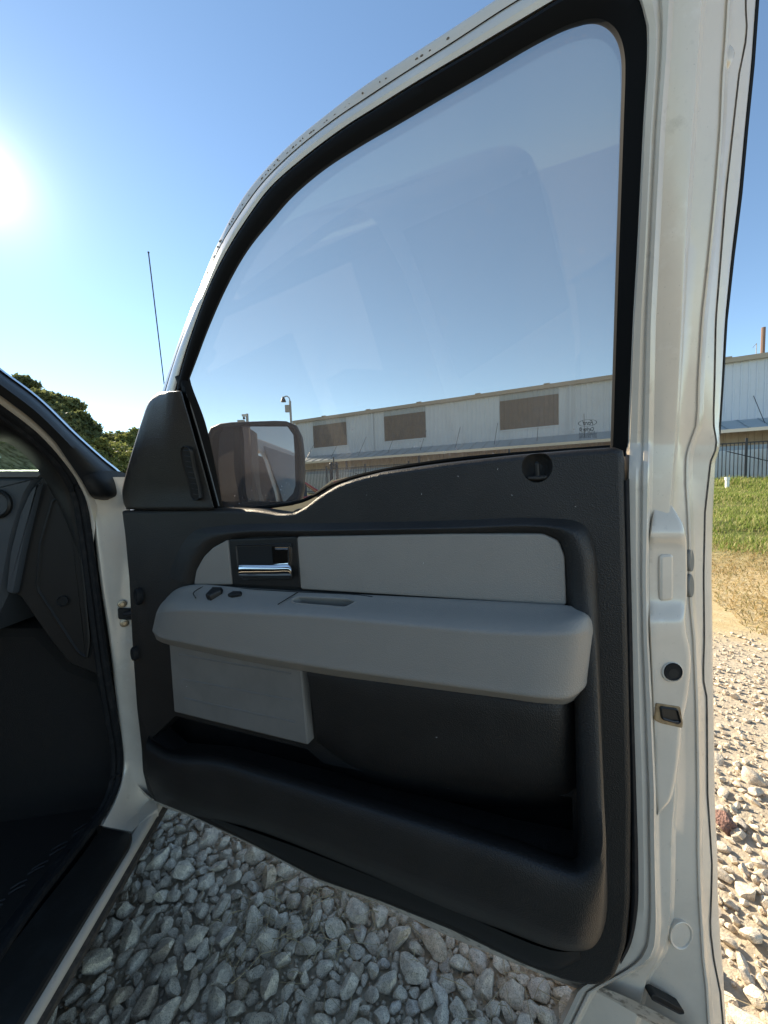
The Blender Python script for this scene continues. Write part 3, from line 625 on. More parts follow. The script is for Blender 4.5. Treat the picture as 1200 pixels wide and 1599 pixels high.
MB().add(box(T3(-.2, -1.75, .45), .04, 2.4, .95, (Rv, Fv, up_t))).build('far_door', CARPET, truck)
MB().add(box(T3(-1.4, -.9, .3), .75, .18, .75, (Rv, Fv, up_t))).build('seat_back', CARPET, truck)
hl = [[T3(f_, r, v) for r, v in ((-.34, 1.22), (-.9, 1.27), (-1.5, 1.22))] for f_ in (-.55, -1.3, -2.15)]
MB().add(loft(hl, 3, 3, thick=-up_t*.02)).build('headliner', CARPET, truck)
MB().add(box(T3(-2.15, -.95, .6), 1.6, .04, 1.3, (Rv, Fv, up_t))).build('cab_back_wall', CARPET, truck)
MB().add(box(T3(-.4, -.95, -.13), 1.25, 4.2, .12, (Rv, Fv, up_t))).add(box(T3(-.4, -.42, -.2), .12, 4.4, .14, (Rv, Fv, up_t))).add(box(T3(-.4, -1.45, -.2), .12, 4.4, .14, (Rv, Fv, up_t))).add(box(T3(.55, -.95, .30), 1.6, .04, .7, (Rv, Fv, up_t))).build('chassis', CARPET, truck)  # unseen underbody and firewall, added to block sun leaking past the cab
for f_ in (.85, -2.9):
    wc = T3(f_, -1.72, -.10); wc[2] = .38
    wh = MB().add(tube([wc-Rv*.12, wc+Rv*.12], .37, 28)).build('wheel', RUBBER, truck); MB().add(tube([wc-Rv*.13, wc-Rv*.10], .22, 20)).build('rim', GALV, wh)
# antenna on the fender
ab = at(258, 612, 1.62); atip = at(232, 394, 1.50)
an = MB().add(tube([ab-(atip-ab)*.25, ab, (ab+atip)/2, atip], .0021, 6)).add(ellipsoid(Fr(atip, Rv, Fv, up_t), 0, 0, 0, .0038, .0038, .0038, 8, 6)).build('antenna', DKMET, truck)
for f_ in (.85, -2.9):
    wc = T3(f_, -.16, -.10); wc[2] = .38
    wh = MB().add(tube([wc-Rv*.12, wc+Rv*.12], .37, 28)).build('wheel', RUBBER, truck); MB().add(tube([wc+Rv*.10, wc+Rv*.13], .22, 20)).build('rim', GALV, wh)
# ================================================================== the open door
DH = D.H
def iv(tab, y): a = np.array(tab, float); return np.interp(y, a[:, 0], a[:, 1])
tc0 = [(-160, 1000), (-60, 1000), (0, 1001), (20, 1010), (45, 1015), (100, 1014), (200, 1008), (400, 998), (500, 992), (600, 988), (700, 984), (760, 982), (840, 984), (1000, 987), (1100, 989), (1240, 993), (1350, 996), (1420, 995), (1475, 984), (1500, 968), (1522, 945), (1545, 905), (1640, 860)]
tA = [(-160, 1056), (0, 1047), (100, 1042), (200, 1034), (400, 1024), (500, 1019), (600, 1017), (700, 1015), (800, 1013), (900, 1011), (1000, 1013), (1100, 1018), (1240, 1024), (1300, 1024), (1400, 1026), (1450, 1027), (1480, 1024), (1500, 1014), (1515, 992), (1530, 962), (1550, 925), (1640, 880)]
tB = [(-160, 1110), (0, 1097), (100, 1090), (200, 1083), (300, 1076), (400, 1071), (500, 1066), (600, 1061), (700, 1055), (760, 1050), (800, 1047), (900, 1048), (1000, 1050), (1100, 1053), (1240, 1055), (1300, 1050), (1380, 1049), (1450, 1046), (1490, 1036), (1525, 1012), (1640, 985)]
tR = [(-160, 1150), (0, 1136), (60, 1133), (120, 1128), (200, 1125), (300, 1117), (400, 1107), (500, 1096), (600, 1090), (660, 1089), (700, 1075), (715, 1072), (750, 1071), (800, 1074), (850, 1076), (940, 1077), (1000, 1083), (1100, 1087), (1240, 1089), (1330, 1089), (1400, 1091), (1450, 1094), (1500, 1097), (1540, 1102), (1640, 1108)]
tS = [(-160, 1180), (0, 1164), (50, 1167), (75, 1163), (110, 1155), (200, 1145), (300, 1134), (400, 1126), (500, 1118), (600, 1116), (660, 1114), (690, 1119), (705, 1117), (720, 1110), (800, 1101), (900, 1099), (1000, 1100), (1060, 1098), (1090, 1104), (1240, 1105), (1300, 1109), (1350, 1112), (1400, 1111), (1450, 1109), (1500, 1115), (1550, 1125), (1640, 1133)]
tE = [(-160, 1195), (0, 1180), (100, 1173), (200, 1163), (300, 1154), (400, 1142), (500, 1132), (600, 1127), (680, 1122), (694, 1125), (705, 1122), (720, 1117), (800, 1113), (900, 1111), (950, 1112), (1050, 1113), (1150, 1115), (1240, 1116), (1280, 1117), (1330, 1120), (1400, 1121), (1470, 1125), (1520, 1129), (1560, 1131), (1640, 1136)]
ys = np.concatenate([np.arange(-160, 690, 25), np.arange(690, 730, 7), np.arange(735, 1460, 22), np.arange(1460, 1645, 9)])
G = []
for y in ys:
    x0, xa, xb, xr, xs, xe = [iv(t_, y) for t_ in (tc0, tA, tB, tR, tS, tE)]
    dd = smooth(690, 735, y)*.0+1.0
    bulge = math.exp(-((y-697)/7.0)**2)
    k = .55+.45*smooth(1500, 1420, y)
    wj = -.022*smooth(735, 690, y)
    row = [DH(x0-8, y, -.046), DH(x0, y, -.014+wj), DH(x0+.35*(xa-x0), y, -.013+wj*.97), DH(x0+.62*(xa-x0), y, -.017+wj*.92), DH(x0+.72*(xa-x0), y, -.0125+wj*.95), DH(xa-2, y, -.012+wj*.92), DH(xa, y, -.015+wj*.85), DH(xa+3, y, -.036), DH(xa+6, y, -.039), DH(xa+.35*(xb-xa), y, -.040), DH(xb-5, y, -.043), DH(xb-1, y, -.045), DH(xb+2, y, -.060), DH(xb+6, y, -.068)]
    row += [DH(xb+.55*(xr-xb), y, -.074), DH(xr-1, y, -.082), DH(xr+1, y, -.080), DH(xr+4, y, -.081), DH(xr+9, y, -.098), DH(xr+11, y, -.101), DH(xs-2, y, -.108), DH(xs, y, -.1125), DH(xs+2, y, -.110), DH(xe-2, y, -.118+.006*bulge), DH(xe, y, -.121), DH(xe+1, y, -.126), DH(xe, y, -.132)]
    G.append(row)
door_m = MB(); door_m.add(grid(G))
# upper frame rail: sky edge, seam, cream lip, black edge
top = [((251, 616), (256, 616), (275, 612)), ((268, 565), (271, 566), (287, 565)), ((287, 512), (290, 513), (302, 517)), ((317, 437), (320, 438), (329, 445)), ((340, 380), (345, 382), (358, 388)), ((372, 320), (381, 324), (396, 329)), ((401, 280), (410, 285), (424, 293)), ((449, 229), (457, 238), (475, 248)), ((513, 176), (520, 188), (538, 201)), ((567, 135), (575, 151), (592, 167)), ((620, 100), (630, 115), (655, 128)), ((700, 48), (712, 63), (735, 81)), ((773, 0), (798, 7), (825, 28)), ((850, -50), (872, -36), (890, -10)), ((960, -120), (965, -95), (960, -45)), ((1060, -180), (1060, -160), (1010, -80))]
sec = []
for (e, s_, c) in top:
    e, s_, c = map(np.array, (e, s_, c))
    sec.append([DH(*e, -.100), DH(*e, -.085), DH(*(e+(s_-e)*.2), -.080), DH(*(e+(s_-e)*.92), -.074), DH(*s_, -.079), DH(*(s_+(c-s_)*.07), -.070), DH(*(s_+(c-s_)*.14), -.058), DH(*(s_*.5+c*.5), -.050), DH(*(s_*.15+c*.85), -.050), DH(*c, -.058)])
door_m.add(loft(sec, 7, 1, across='l'))
# bottom rim of the inner panel
rim_t = [(205, 1215), (236, 1246), (300, 1268), (400, 1312), (500, 1366), (600, 1400), (707, 1445), (817, 1497), (883, 1520), (930, 1538), (985, 1560), (1060, 1600), (1120, 1640)]
rim_b = [(195, 1225), (243, 1254), (300, 1276), (400, 1323), (500, 1377), (600, 1413), (700, 1461), (800, 1502), (880, 1535), (935, 1556), (1000, 1589), (1060, 1617), (1120, 1650)]
sec = [[DH(*a, -.02), DH(*a, -.025), DH(*(np.array(a)*.45+np.array(b)*.55), -.03), DH(*(np.array(a)*.35+np.array(b)*.65), -.038), DH(*b, -.045), DH(b[0], b[1]+1, -.06), DH(b[0], b[1]+1, -.13)] for a, b in zip(rim_t, rim_b)]
rim = loft(sec, 6, 1, across='l')
# outer skin (seen only from the far side)
sk = [(205, 820), (330, 820), (470, 822), (510, 800), (570, 768), (700, 734), (960, 700), (1124, 690)]
ske = [(iv(tE, y), y) for y in np.arange(720, 1645, 40)]
skb = [b for b in rim_b[::-1] if b[0] < 1100]
outl = [D.uv(x, y, -.126) for x, y in sk+ske+skb+[(212, 1100), (207, 950)]]
door_m.add(pillow(D, outl, [(.0, -.126), (.0, -.134), (.006, -.139)], uv=True))
door_m.add(pillow(D, [D.uv(x, y, -.03) for x, y in [(215, 815), (330, 815), (480, 815), (700, 750), (975, 730), (985, 1000), (990, 1400), (960, 1500), (700, 1430), (330, 1270), (240, 1230), (225, 1120)]], [(0, -.098), (0, -.090)], uv=True))
door = door_m.build('door', PAINT, truck, sharp=32)
MB().add(rim).build('bottom_hem', PAINT_HEM, door)
fl_ = [DH(iv(tE, y)+2, y, -.124) for y in range(-160, 700, 20)]; fl2 = [DH(iv(tE, y)+6.5*(1-.4*smooth(300, 690, y)), y, -.128) for y in range(-160, 700, 20)]
MB().add(grid([fl_, fl2], thick=-Nv*.006)).build('outer_window_trim', SEAL, door)
sc2 = [DH(iv(tS, y), y, -.1105) for y in range(-160, 1640, 6)]
MB().add(tube(sc2, .0006, 5)).build('seam_sealer', mat('seam_line', (.16, .135, .11), .8, var=(60, (.06, .05, .04), .45, .6)), door)  # thin dark tube drawn along the seam crease
MB().add(tube([DH(*(np.array(s_)+np.array([0, .5])), -.0775) for s_ in catmull(np.array([t_[1] for t_ in top], float), 6)], .0016, 5)).build('seam_sealer', mat('seam_line', (.03, .026, .022), .8), door)  # darker tube along the crease of the frame rail
# dirt caked along the frame rail
dm = MB()
for e, s_ in zip(catmull(np.array([t_[0] for t_ in top[3:12]], float), 12), catmull(np.array([t_[1] for t_ in top[3:12]], float), 12)):
    for _ in range(2 if rng.random() < .7 else 0):
        p = e+(s_-e)*rng.uniform(.55, .95)+rng.normal(0, 1.2, 2); rr = rng.uniform(.0004, .0016)
        dm.add(pillow(D, [(lambda c: (c[0]+rr*1.8*math.cos(q_)*rng.uniform(.6, 1.2), c[1]+rr*math.sin(q_)*rng.uniform(.6, 1.2)))(D.uv(*p, -.077)) for q_ in np.linspace(0, 6.28, 8, endpoint=False)], [(0, -.079), (0, -.0765)], uv=True, back=False))
dm.build('caked_dirt', mat('caked_dirt', (.16, .13, .10), .95), door, kind='stuff')
# latch boss, latch, striker hole, bolts, stampings
boss = [(1013, 880), (1018, 838), (1040, 832), (1073, 842), (1074, 935), (1071, 975), (1078, 1008), (1080, 1030), (1076, 1080), (1071, 1107), (1065, 1132), (1066, 1150), (1062, 1180), (1055, 1225), (1048, 1250), (1028, 1273), (1025, 1240), (1021, 1150), (1016, 1050), (1014, 950)]
def bossw(px): return -.036-.034*(px-1013)/66.0
BFm = Fr(DH(1045, 1000, -.044), unit(Uv*.93-Nv*.38), up_t, unit(Nv*.93+Uv*.38))
brow = [(785, 1026, 1046, -.004), (800, 1021, 1056, .002), (818, 1017, 1067, .010), (836, 1014, 1072, .013), (850, 1013, 1073, .006), (862, 1013, 1073, .003), (935, 1013, 1073, .003), (948, 1013, 1072, .006), (968, 1013, 1071, .015), (988, 1014, 1073, .016), (1010, 1015, 1078, .014), (1030, 1016, 1080, .013), (1080, 1018, 1076, .012), (1107, 1019, 1071, .0115), (1132, 1020, 1066, .011), (1180, 1021, 1062, .010), (1225, 1023, 1055, .009), (1250, 1025, 1048, .008), (1264, 1026, 1037, .007), (1273, 1026.5, 1029, .006)]
sec = [[BFm.H(a, y, -.03), BFm.H(a+.5, y, h*.6), BFm.H(a+3, y, h*.95), BFm.H(a*.7+b_*.3, y, h), BFm.H(a*.3+b_*.7, y, h), BFm.H(b_-3, y, h*.93), BFm.H(b_-.5, y, h*.5), BFm.H(b_, y, -.035)] for y, a, b_, h in brow]
MB().add(loft(sec, 4, 2)).build('latch_housing', PAINT, door, sharp=60)
MB().add(pillow(BFm, [(1030, 866), (1053, 864), (1053, 938), (1030, 940)], [(0, -.002), (.001, .0045), (.004, .006)], rnd=.006, wref=.005)).build('stamped_rib', PAINT, door)
def disc(fr, px, py, r, prof, name, m, par, w=0.0, sy=1.0, n=24):
    c = fr.uv(px, py, w); return MB().add(pillow(fr, [(c[0]+r*math.cos(a), c[1]+r*sy*math.sin(a)) for a in np.linspace(0, 2*math.pi, n, endpoint=False)], prof, uv=True)).build(name, m, par)
disc(BFm, 1051, 1050, .0155, [(0, .009), (.001, .0148), (.0025, .0155), (.003, .0145)], 'striker_boss', PAINT, door, .014)
disc(BFm, 1051.5, 1049, .0128, [(0, .010), (.0, .0158), (.0010, .0166), (.0022, .0160)], 'rubber_grommet', RUBBER, door, .015)
disc(BFm, 1053, 1052, .0066, [(0, .012), (0, .0161)], 'grommet_hole', HOLE, door, .0161)
MB().add(pillow(BFm, [(1025, 1098), (1063, 1104), (1067, 1130), (1066, 1137), (1034, 1130), (1023, 1125)], [(0, .0), (0, .0125), (.001, .0129)], rnd=.002, wref=.0125)).build('latch_residue', RUST, door)
lt = MB().add(pillow(BFm, [(1031, 1103), (1060, 1107), (1066, 1128), (1060, 1132), (1034, 1124)], [(0, .0), (0, .0145), (.0015, .0155), (.0025, .0145), (.0025, .0132)], rnd=.004, wref=.0145)).build('latch', mat('latch_black', (.006, .006, .006), .45), door)
MB().add(tube([BFm.H(1036, 1122, .014), BFm.H(1052, 1127, .0145), BFm.H(1060, 1127, .0145)], .0014, 6)).build('latch_claw', DKMET, lt)
pf_ = Fr(DH(1080, 895, -.090), unit(Uv*.55-Nv*.83), up_t, unit(Nv*.55+Uv*.83))
for py in (875, 915): disc(pf_, 1081, py, .0095, [(0, -.004), (0, .003), (.0015, .004)], 'body_plug', mat('grey_plug', (.16, .155, .14), .6), door, .004, sy=1.85)
lf = Fr(DH(1066, 1462, -.069), unit(Uv*.86-Nv*.5), up_t, unit(Nv*.86+Uv*.5))
disc(lf, 1064, 1461, .019, [(0, -.004), (.0, .002), (.0012, .0026), (.0028, .002), (.0034, .001)], 'stamped_disc', PAINT, door, .001, sy=1.2)
uf = Fr(DH(1136, 78, -.089), unit(Uv*.9-Nv*.4), D.V, unit(Nv*.9+Uv*.4))
disc(uf, 1135, 78, .016, [(0, -.012), (.003, -.003), (.007, -.0005), (.011, .0)], 'stamped_dimple', PAINT, door, .001)
sf = Fr(DH(1043, 1568, -.054), unit(Uv*.87-Nv*.5), up_t, unit(Nv*.87+Uv*.5))
MB().add(pillow(sf, [(1017, 1555), (1024, 1553), (1068, 1577), (1070, 1584), (1062, 1585), (1018, 1562)], [(0, -.01), (0, .003), (.0012, .0035), (.002, .0025)], rnd=.003, wref=.003)).build('drain_slot', HOLE, door)
# black seal between trim and painted flange
sb = [(974, 750), (976, 860), (979, 1000), (982, 1100), (986, 1240), (987, 1350), (986, 1420), (980, 1470), (968, 1500)]
sbo = [(983, 748), (985, 860), (988, 1000), (990, 1100), (994, 1240), (997, 1350), (996, 1420), (986, 1474), (970, 1506)]
MB().add(loft([[DH(*a, -.02), DH(*a, -.006), DH((a[0]+b[0])/2, a[1], -.004), DH(*b, -.009), DH(*b, -.02)] for a, b in zip(sb, sbo)], 5, 2)).build('door_seal', RUBBER, door)
# window seal (black inside frame), glass
bo = [(275, 612), (287, 565), (302, 517), (329, 445), (358, 388), (396, 329), (424, 293), (475, 248), (538, 201), (592, 167), (655, 128), (735, 81), (825, 28), (890, -10), (962, -30), (1000, -6), (1012, 30), (1015, 70), (1014, 110), (1008, 200), (998, 400), (992, 500), (988, 600), (984, 700), (983, 712)]
bi = [(296, 592), (308, 560), (325, 515), (354, 449), (387, 391), (428, 340), (457, 307), (505, 266), (560, 230), (615, 198), (680, 160), (755, 117), (845, 65), (893, 43), (930, 36), (952, 46), (965, 65), (971, 90), (972, 115), (970, 190), (963, 400), (960, 500), (957, 600), (954, 700), (953, 715)]
sec = []
for o2, i2 in zip(bo, bi):
    o2, i2 = np.array(o2, float), np.array(i2, float)
    sec.append([DH(*o2, -.062), DH(*o2, -.044), DH(*(o2*.9+i2*.1), -.040), DH(*(o2*.55+i2*.45), -.042), DH(*(o2*.12+i2*.88), -.047), DH(*(o2*.04+i2*.96), -.054), DH(*i2, -.060), DH(*(i2-(o2-i2)*.02), -.075)])
MB().add(loft(sec, 6, 1, across='l')).build('window_frame', SEAL, door, sharp=50)
rn = MB().add(loft([[DH(271, 592, -.062), DH(273, 588, -.050), DH(280, 585, -.046), DH(288, 582, -.050), DH(298, 577, -.062)], [DH(276, 606, -.056), DH(284, 606, -.04), DH(289, 606, -.036), DH(293, 600, -.044), DH(297, 592, -.06)], [DH(292, 664, -.056), DH(300, 664, -.04), DH(305, 664, -.034), DH(309, 662, -.042), DH(321, 660, -.062)], [DH(309, 728, -.054), DH(317, 728, -.035), DH(322, 728, -.03), DH(326, 728, -.04), DH(336, 726, -.062)], [DH(326, 794, -.052), DH(335, 794, -.03), DH(340, 794, -.025), DH(345, 794, -.036), DH(349, 794, -.062)]], 6, 2)).build('window_run', SEAL, door)
MB().add(tube(catmull([DH(292, 615, -.036), DH(309, 670, -.036), DH(326, 730, -.032), DH(342, 790, -.028)], 6), .0016, 6)).build('run_bead', mat('run_bead', (.09, .09, .09), .4), door)
def glassmat():
    m = bpy.data.materials.new('window_glass'); m.use_nodes = True; t = m.node_tree; b = t.nodes['Principled BSDF']; o_ = t.nodes['Material Output']; t.nodes.remove(b)
    tp = t.nodes.new('ShaderNodeBsdfTransparent'); tp.inputs[0].default_value = (.66, .625, .565, 1)
    gl_ = t.nodes.new('ShaderNodeBsdfGlossy'); gl_.inputs['Roughness'].default_value = .005; gl_.inputs[0].default_value = (1, 1, 1, 1)
    fr = t.nodes.new('ShaderNodeLayerWeight'); fr.inputs[0].default_value = .5
    fp = t.nodes.new('ShaderNodeMath'); fp.operation = 'POWER'; fp.inputs[1].default_value = 5; t.links.new(fr.outputs['Facing'], fp.inputs[0])
    fm = t.nodes.new('ShaderNodeMath'); fm.operation = 'MULTIPLY_ADD'; fm.inputs[1].default_value = .93; fm.inputs[2].default_value = .03; t.links.new(fp.outputs[0], fm.inputs[0])
    m1 = t.nodes.new('ShaderNodeMixShader'); t.links.new(fm.outputs[0], m1.inputs[0]); t.links.new(tp.outputs[0], m1.inputs[1]); t.links.new(gl_.outputs[0], m1.inputs[2])
    du = t.nodes.new('ShaderNodeBsdfTranslucent'); du.inputs[0].default_value = (.62, .57, .58, 1); df = t.nodes.new('ShaderNodeBsdfDiffuse'); df.inputs[0].default_value = (.85, .80, .84, 1)
    ds = t.nodes.new('ShaderNodeMixShader'); ds.inputs[0].default_value = .72; t.links.new(du.outputs[0], ds.inputs[1]); t.links.new(df.outputs[0], ds.inputs[2])
    co = t.nodes.new('ShaderNodeTexCoord')
    def noise(sc, det, stretch=None):
        n = t.nodes.new('ShaderNodeTexNoise'); n.inputs['Scale'].default_value = sc; n.inputs['Detail'].default_value = det
        src = co.outputs['Object']
        if stretch:
            mp = t.nodes.new('ShaderNodeMapping'); mp.inputs['Scale'].default_value = stretch; t.links.new(src, mp.inputs[0]); src = mp.outputs[0]
        t.links.new(src, n.inputs['Vector']); return n.outputs[0]
    def rmp(v, a, c, lo, hi):
        r = t.nodes.new('ShaderNodeMapRange'); r.inputs['From Min'].default_value = a; r.inputs['From Max'].default_value = c; r.inputs['To Min'].default_value = lo; r.inputs['To Max'].default_value = hi; t.links.new(v, r.inputs[0]); return r.outputs[0]
    def op(k, a, c):
        x = t.nodes.new('ShaderNodeMath'); x.operation = k
        for i, q_ in enumerate((a, c)):
            if isinstance(q_, float): x.inputs[i].default_value = q_
            else: t.links.new(q_, x.inputs[i])
        return x.outputs[0]
    sx_ = t.nodes.new('ShaderNodeSeparateXYZ'); t.links.new(co.outputs['Object'], sx_.inputs[0]); low = rmp(sx_.outputs[2], -.12, -.24, .18, 1.0)
    vo = t.nodes.new('ShaderNodeTexVoronoi'); vo.inputs['Scale'].default_value = 95; t.links.new(co.outputs['Object'], vo.inputs['Vector'])
    spots = op('MULTIPLY', rmp(vo.outputs['Distance'], .09, .19, 1.0, 0.0), op('MULTIPLY', rmp(noise(26, 3), .48, .62, 0.0, .5), low))
    vo2 = t.nodes.new('ShaderNodeTexVoronoi'); vo2.inputs['Scale'].default_value = 33; t.links.new(co.outputs['Object'], vo2.inputs['Vector'])
    drops = op('MULTIPLY', rmp(op('ABSOLUTE', op('SUBTRACT', vo2.outputs['Distance'], .17), 0.0), .0, .05, 1.0, 0.0), rmp(noise(9, 2), .55, .66, 0.0, .07))
    streak = rmp(noise(1.0, 4, (9, 9, 1.2)), .45, .75, 0.0, .025)
    base = op('ADD', op('ADD', rmp(noise(3.5, 5), .3, .7, .045, .075), streak), op('ADD', spots, drops))
    m2 = t.nodes.new('ShaderNodeMixShader'); t.links.new(base, m2.inputs[0]); t.links.new(m1.outputs[0], m2.inputs[1]); t.links.new(ds.outputs[0], m2.inputs[2]); t.links.new(m2.outputs[0], o_.inputs[0]); return m
gl_rows = []
lb = np.array([(p[1], p[0]) for p in bi[:15]][::-1]+[(612, 302), (660, 318), (730, 337), (820, 358)], float); rb = np.array([(p[1], p[0]) for p in bi[14:]]+[(830, 950)], float)
for y in list(np.linspace(37, 60, 6))+list(np.arange(70, 831, 20)):
    xl, xr = np.interp(y, lb[:, 0], lb[:, 1])-(7 if y > 60 else 2), np.interp(y, rb[:, 0], rb[:, 1])+6
    gl_rows.append([DH(x, y, -.066) for x in np.linspace(xl, xr, 16)])
GLASS = glassmat(); MB().add(grid(gl_rows)).build('window_glass', GLASS, door, sharp=None)
MB().add(tube(catmull([DH(350, 797, -.05), DH(470, 783, -.05), DH(520, 757, -.048), DH(570, 741, -.048), DH(700, 719, -.048), DH(953, 698.5, -.048)], 6), .004, 6)).build('belt_seal', SEAL, door)
# lettering etched on the glass (read mirrored from inside)
def text(s, size, cx_, cy_, wpx, shear=0.0, font_off=0.0):
    cu = bpy.data.curves.new('t', 'FONT'); cu.body = s; cu.size = 1; cu.align_x = 'CENTER'; cu.shear = shear; cu.offset = font_off
    o = bpy.data.objects.new('t', cu); COL.objects.link(o); bpy.context.view_layer.update()
    me = bpy.data.meshes.new_from_object(o.evaluated_get(bpy.context.evaluated_depsgraph_get()))
    vs = np.array([p.co[:2] for p in me.vertices]); fs = [list(p.vertices) for p in me.polygons]
    bpy.data.objects.remove(o); bpy.data.curves.remove(cu); bpy.data.meshes.remove(me)
    vs[:, 0] -= (vs[:, 0].min()+vs[:, 0].max())/2; k = wpx/(vs[:, 0].max()-vs[:, 0].min())
    return [DH(cx_-x*k, cy_-y*k*size-x*k*-.04, -.0655) for x, y in vs], fs
et = MB(); et.add(text('Ford', 1.25, 918.5, 663.6, 17, .35, .01)); et.add(text('Carlite ©', 1.25, 916.5, 672.5, 23, 0, .02)); et.add(text('SOLAR TINT L', 1.3, 917, 676.6, 25)); et.add(text('TEMPERED M277', 1.3, 918.5, 680.3, 28)); et.add(text('DOT 478 AS2M90', 1.3, 918.5, 684, 27))
ov = []
for k in (1.0, .93): ov.append([DH(918+14.8*k*math.cos(a), 660.3-(5.4*k-.25*(k > .97)*0)*math.sin(a)-1.1*math.cos(a), -.0655) for a in np.linspace(0, 2*math.pi, 40)])
et.add(grid(ov)); et.build('glass_lettering', LINT, door, smooth=False)
# mirror corner trim (sail) with vent
srow = [(611.5, 258, 268, 283.5), (613, 250, 267, 284), (617, 243, 266.5, 285.5), (628, 232, 266, 288.5), (655, 222, 265, 296.5), (680, 214, 264, 303.5), (715, 203.5, 263.5, 313.5), (742, 196, 263, 321), (768, 191, 262.5, 328), (785, 193, 262.5, 332.5), (793.5, 196.5, 262.5, 335)]
sec = [[DH(a, y, -.055), DH(a, y, -.018), DH(a+1.5, y, -.008), DH(a*.5+b_*.5, y, .002), DH(b_-5, y, .0095), DH(b_+5, y, .011), DH(b_*.4+c*.6, y, .010), DH(c-2, y, .006), DH(c, y, -.004), DH(c, y, -.05)] for y, a, b_, c in srow]
sec = [[p-up_t*0 for p in sec[0][:1]]*10]+sec+[[DH(np.interp(k, [0, 1, 2, 9], [196.5, 196.5, 197.5, 335]), 795, -.05) for k in range(10)]]
sec[0] = [DH(258+k*2.8, 611.3, -.05) for k in range(10)]
sl_ = MB().add(loft(sec, 4, 2, across='l')).build('mirror_corner_trim', BLACK, door, sharp=70)
vo_ = [(283, 700), (287, 696), (293, 697), (298, 702), (303, 730), (312, 770), (313, 778), (308, 782), (302, 781), (298, 774), (288, 735), (283, 712)]
VW = .0145
MB().add(pillow(D, vo_, [(0, .008), (0, VW+.002), (.0012, VW+.0035), (.0024, VW+.003), (.003, VW+.001)], step=.006)).build('vent_surround', BLACK2, sl_)
MB().add(pillow(D, vo_, [(.0036, VW+.0008), (.0036, VW+.0018)], step=.006)).build('vent_recess', HOLE, sl_)
for k in range(9):
    t_ = (k+.7)/9.6; y = 698+t_*82; x = 289+ (y-698)*.235
    MB().add(tube([DH(x-4.2, y-.8, VW+.003), DH(x+4.8, y+.4, VW+.003)], .0011, 5)).build('vent_slat', BLACK, sl_)
# trim panel
trim = [(194, 797), (335, 794), (400, 795), (440, 801), (464, 799), (480, 790), (500, 774), (530, 756), (560, 746), (600, 736), (700, 722), (800, 710.5), (900, 702), (962, 698), (973, 700), (976, 712), (980, 860), (983, 1000), (988, 1240), (986, 1400), (980, 1470), (963, 1518), (945, 1532), (925, 1534), (883, 1526), (817, 1501), (707, 1449), (600, 1406), (500, 1371), (400, 1318), (300, 1271), (246, 1250), (234, 1232), (226, 1200), (224, 1160), (217, 1100), (210, 1000), (205, 900), (199, 835)]
tp_ = MB().add(pillow(flat, trim, [(0, -.05), (0, -.013), (.001, -.008), (.003, -.0035), (.006, -.001), (.0095, .0)], step=.013, wref=-.010)).build('trim_panel', BLACK, door)
cut(tp_, ellipsoid(flat, *flat.uv(839, 729, 0), 0.002, .022, .024, .022))
cut(tp_, pillow(flat, [(238, 1152), (274, 1118), (480, 1170), (505, 1192), (700, 1232), (860, 1240), (894, 1246), (896, 1338), (800, 1317), (700, 1288), (560, 1247), (400, 1202), (345, 1186), (266, 1178)], [(0, -.08), (0, .03)], wref=.0))
MB().add(pillow(flat, [(215, 1060), (500, 1100), (930, 1150), (930, 1480), (700, 1420), (330, 1275), (235, 1235)], [(0, -.089), (0, -.080)], wref=-.08)).build('pocket_wall', BLACK, door)
kc = D.uv(840, 744, -.006)
MB().add(tube([D.P(kc[0], kc[1]-.004, -.008), D.P(kc[0], kc[1]+.018, -.006)], .0042, 10)).add(ellipsoid(D, kc[0], kc[1]+.018, -.006, .0042, .005, .0042, 10, 8)).build('lock_knob', BLACK2, door)
MB().add(pillow(D, [(822, 744), (856, 742), (855, 748), (840, 750), (824, 749)], [(0, -.012), (0, -.002), (.002, .0)], rnd=.003)).build('lock_knob_base', BLACK, door)
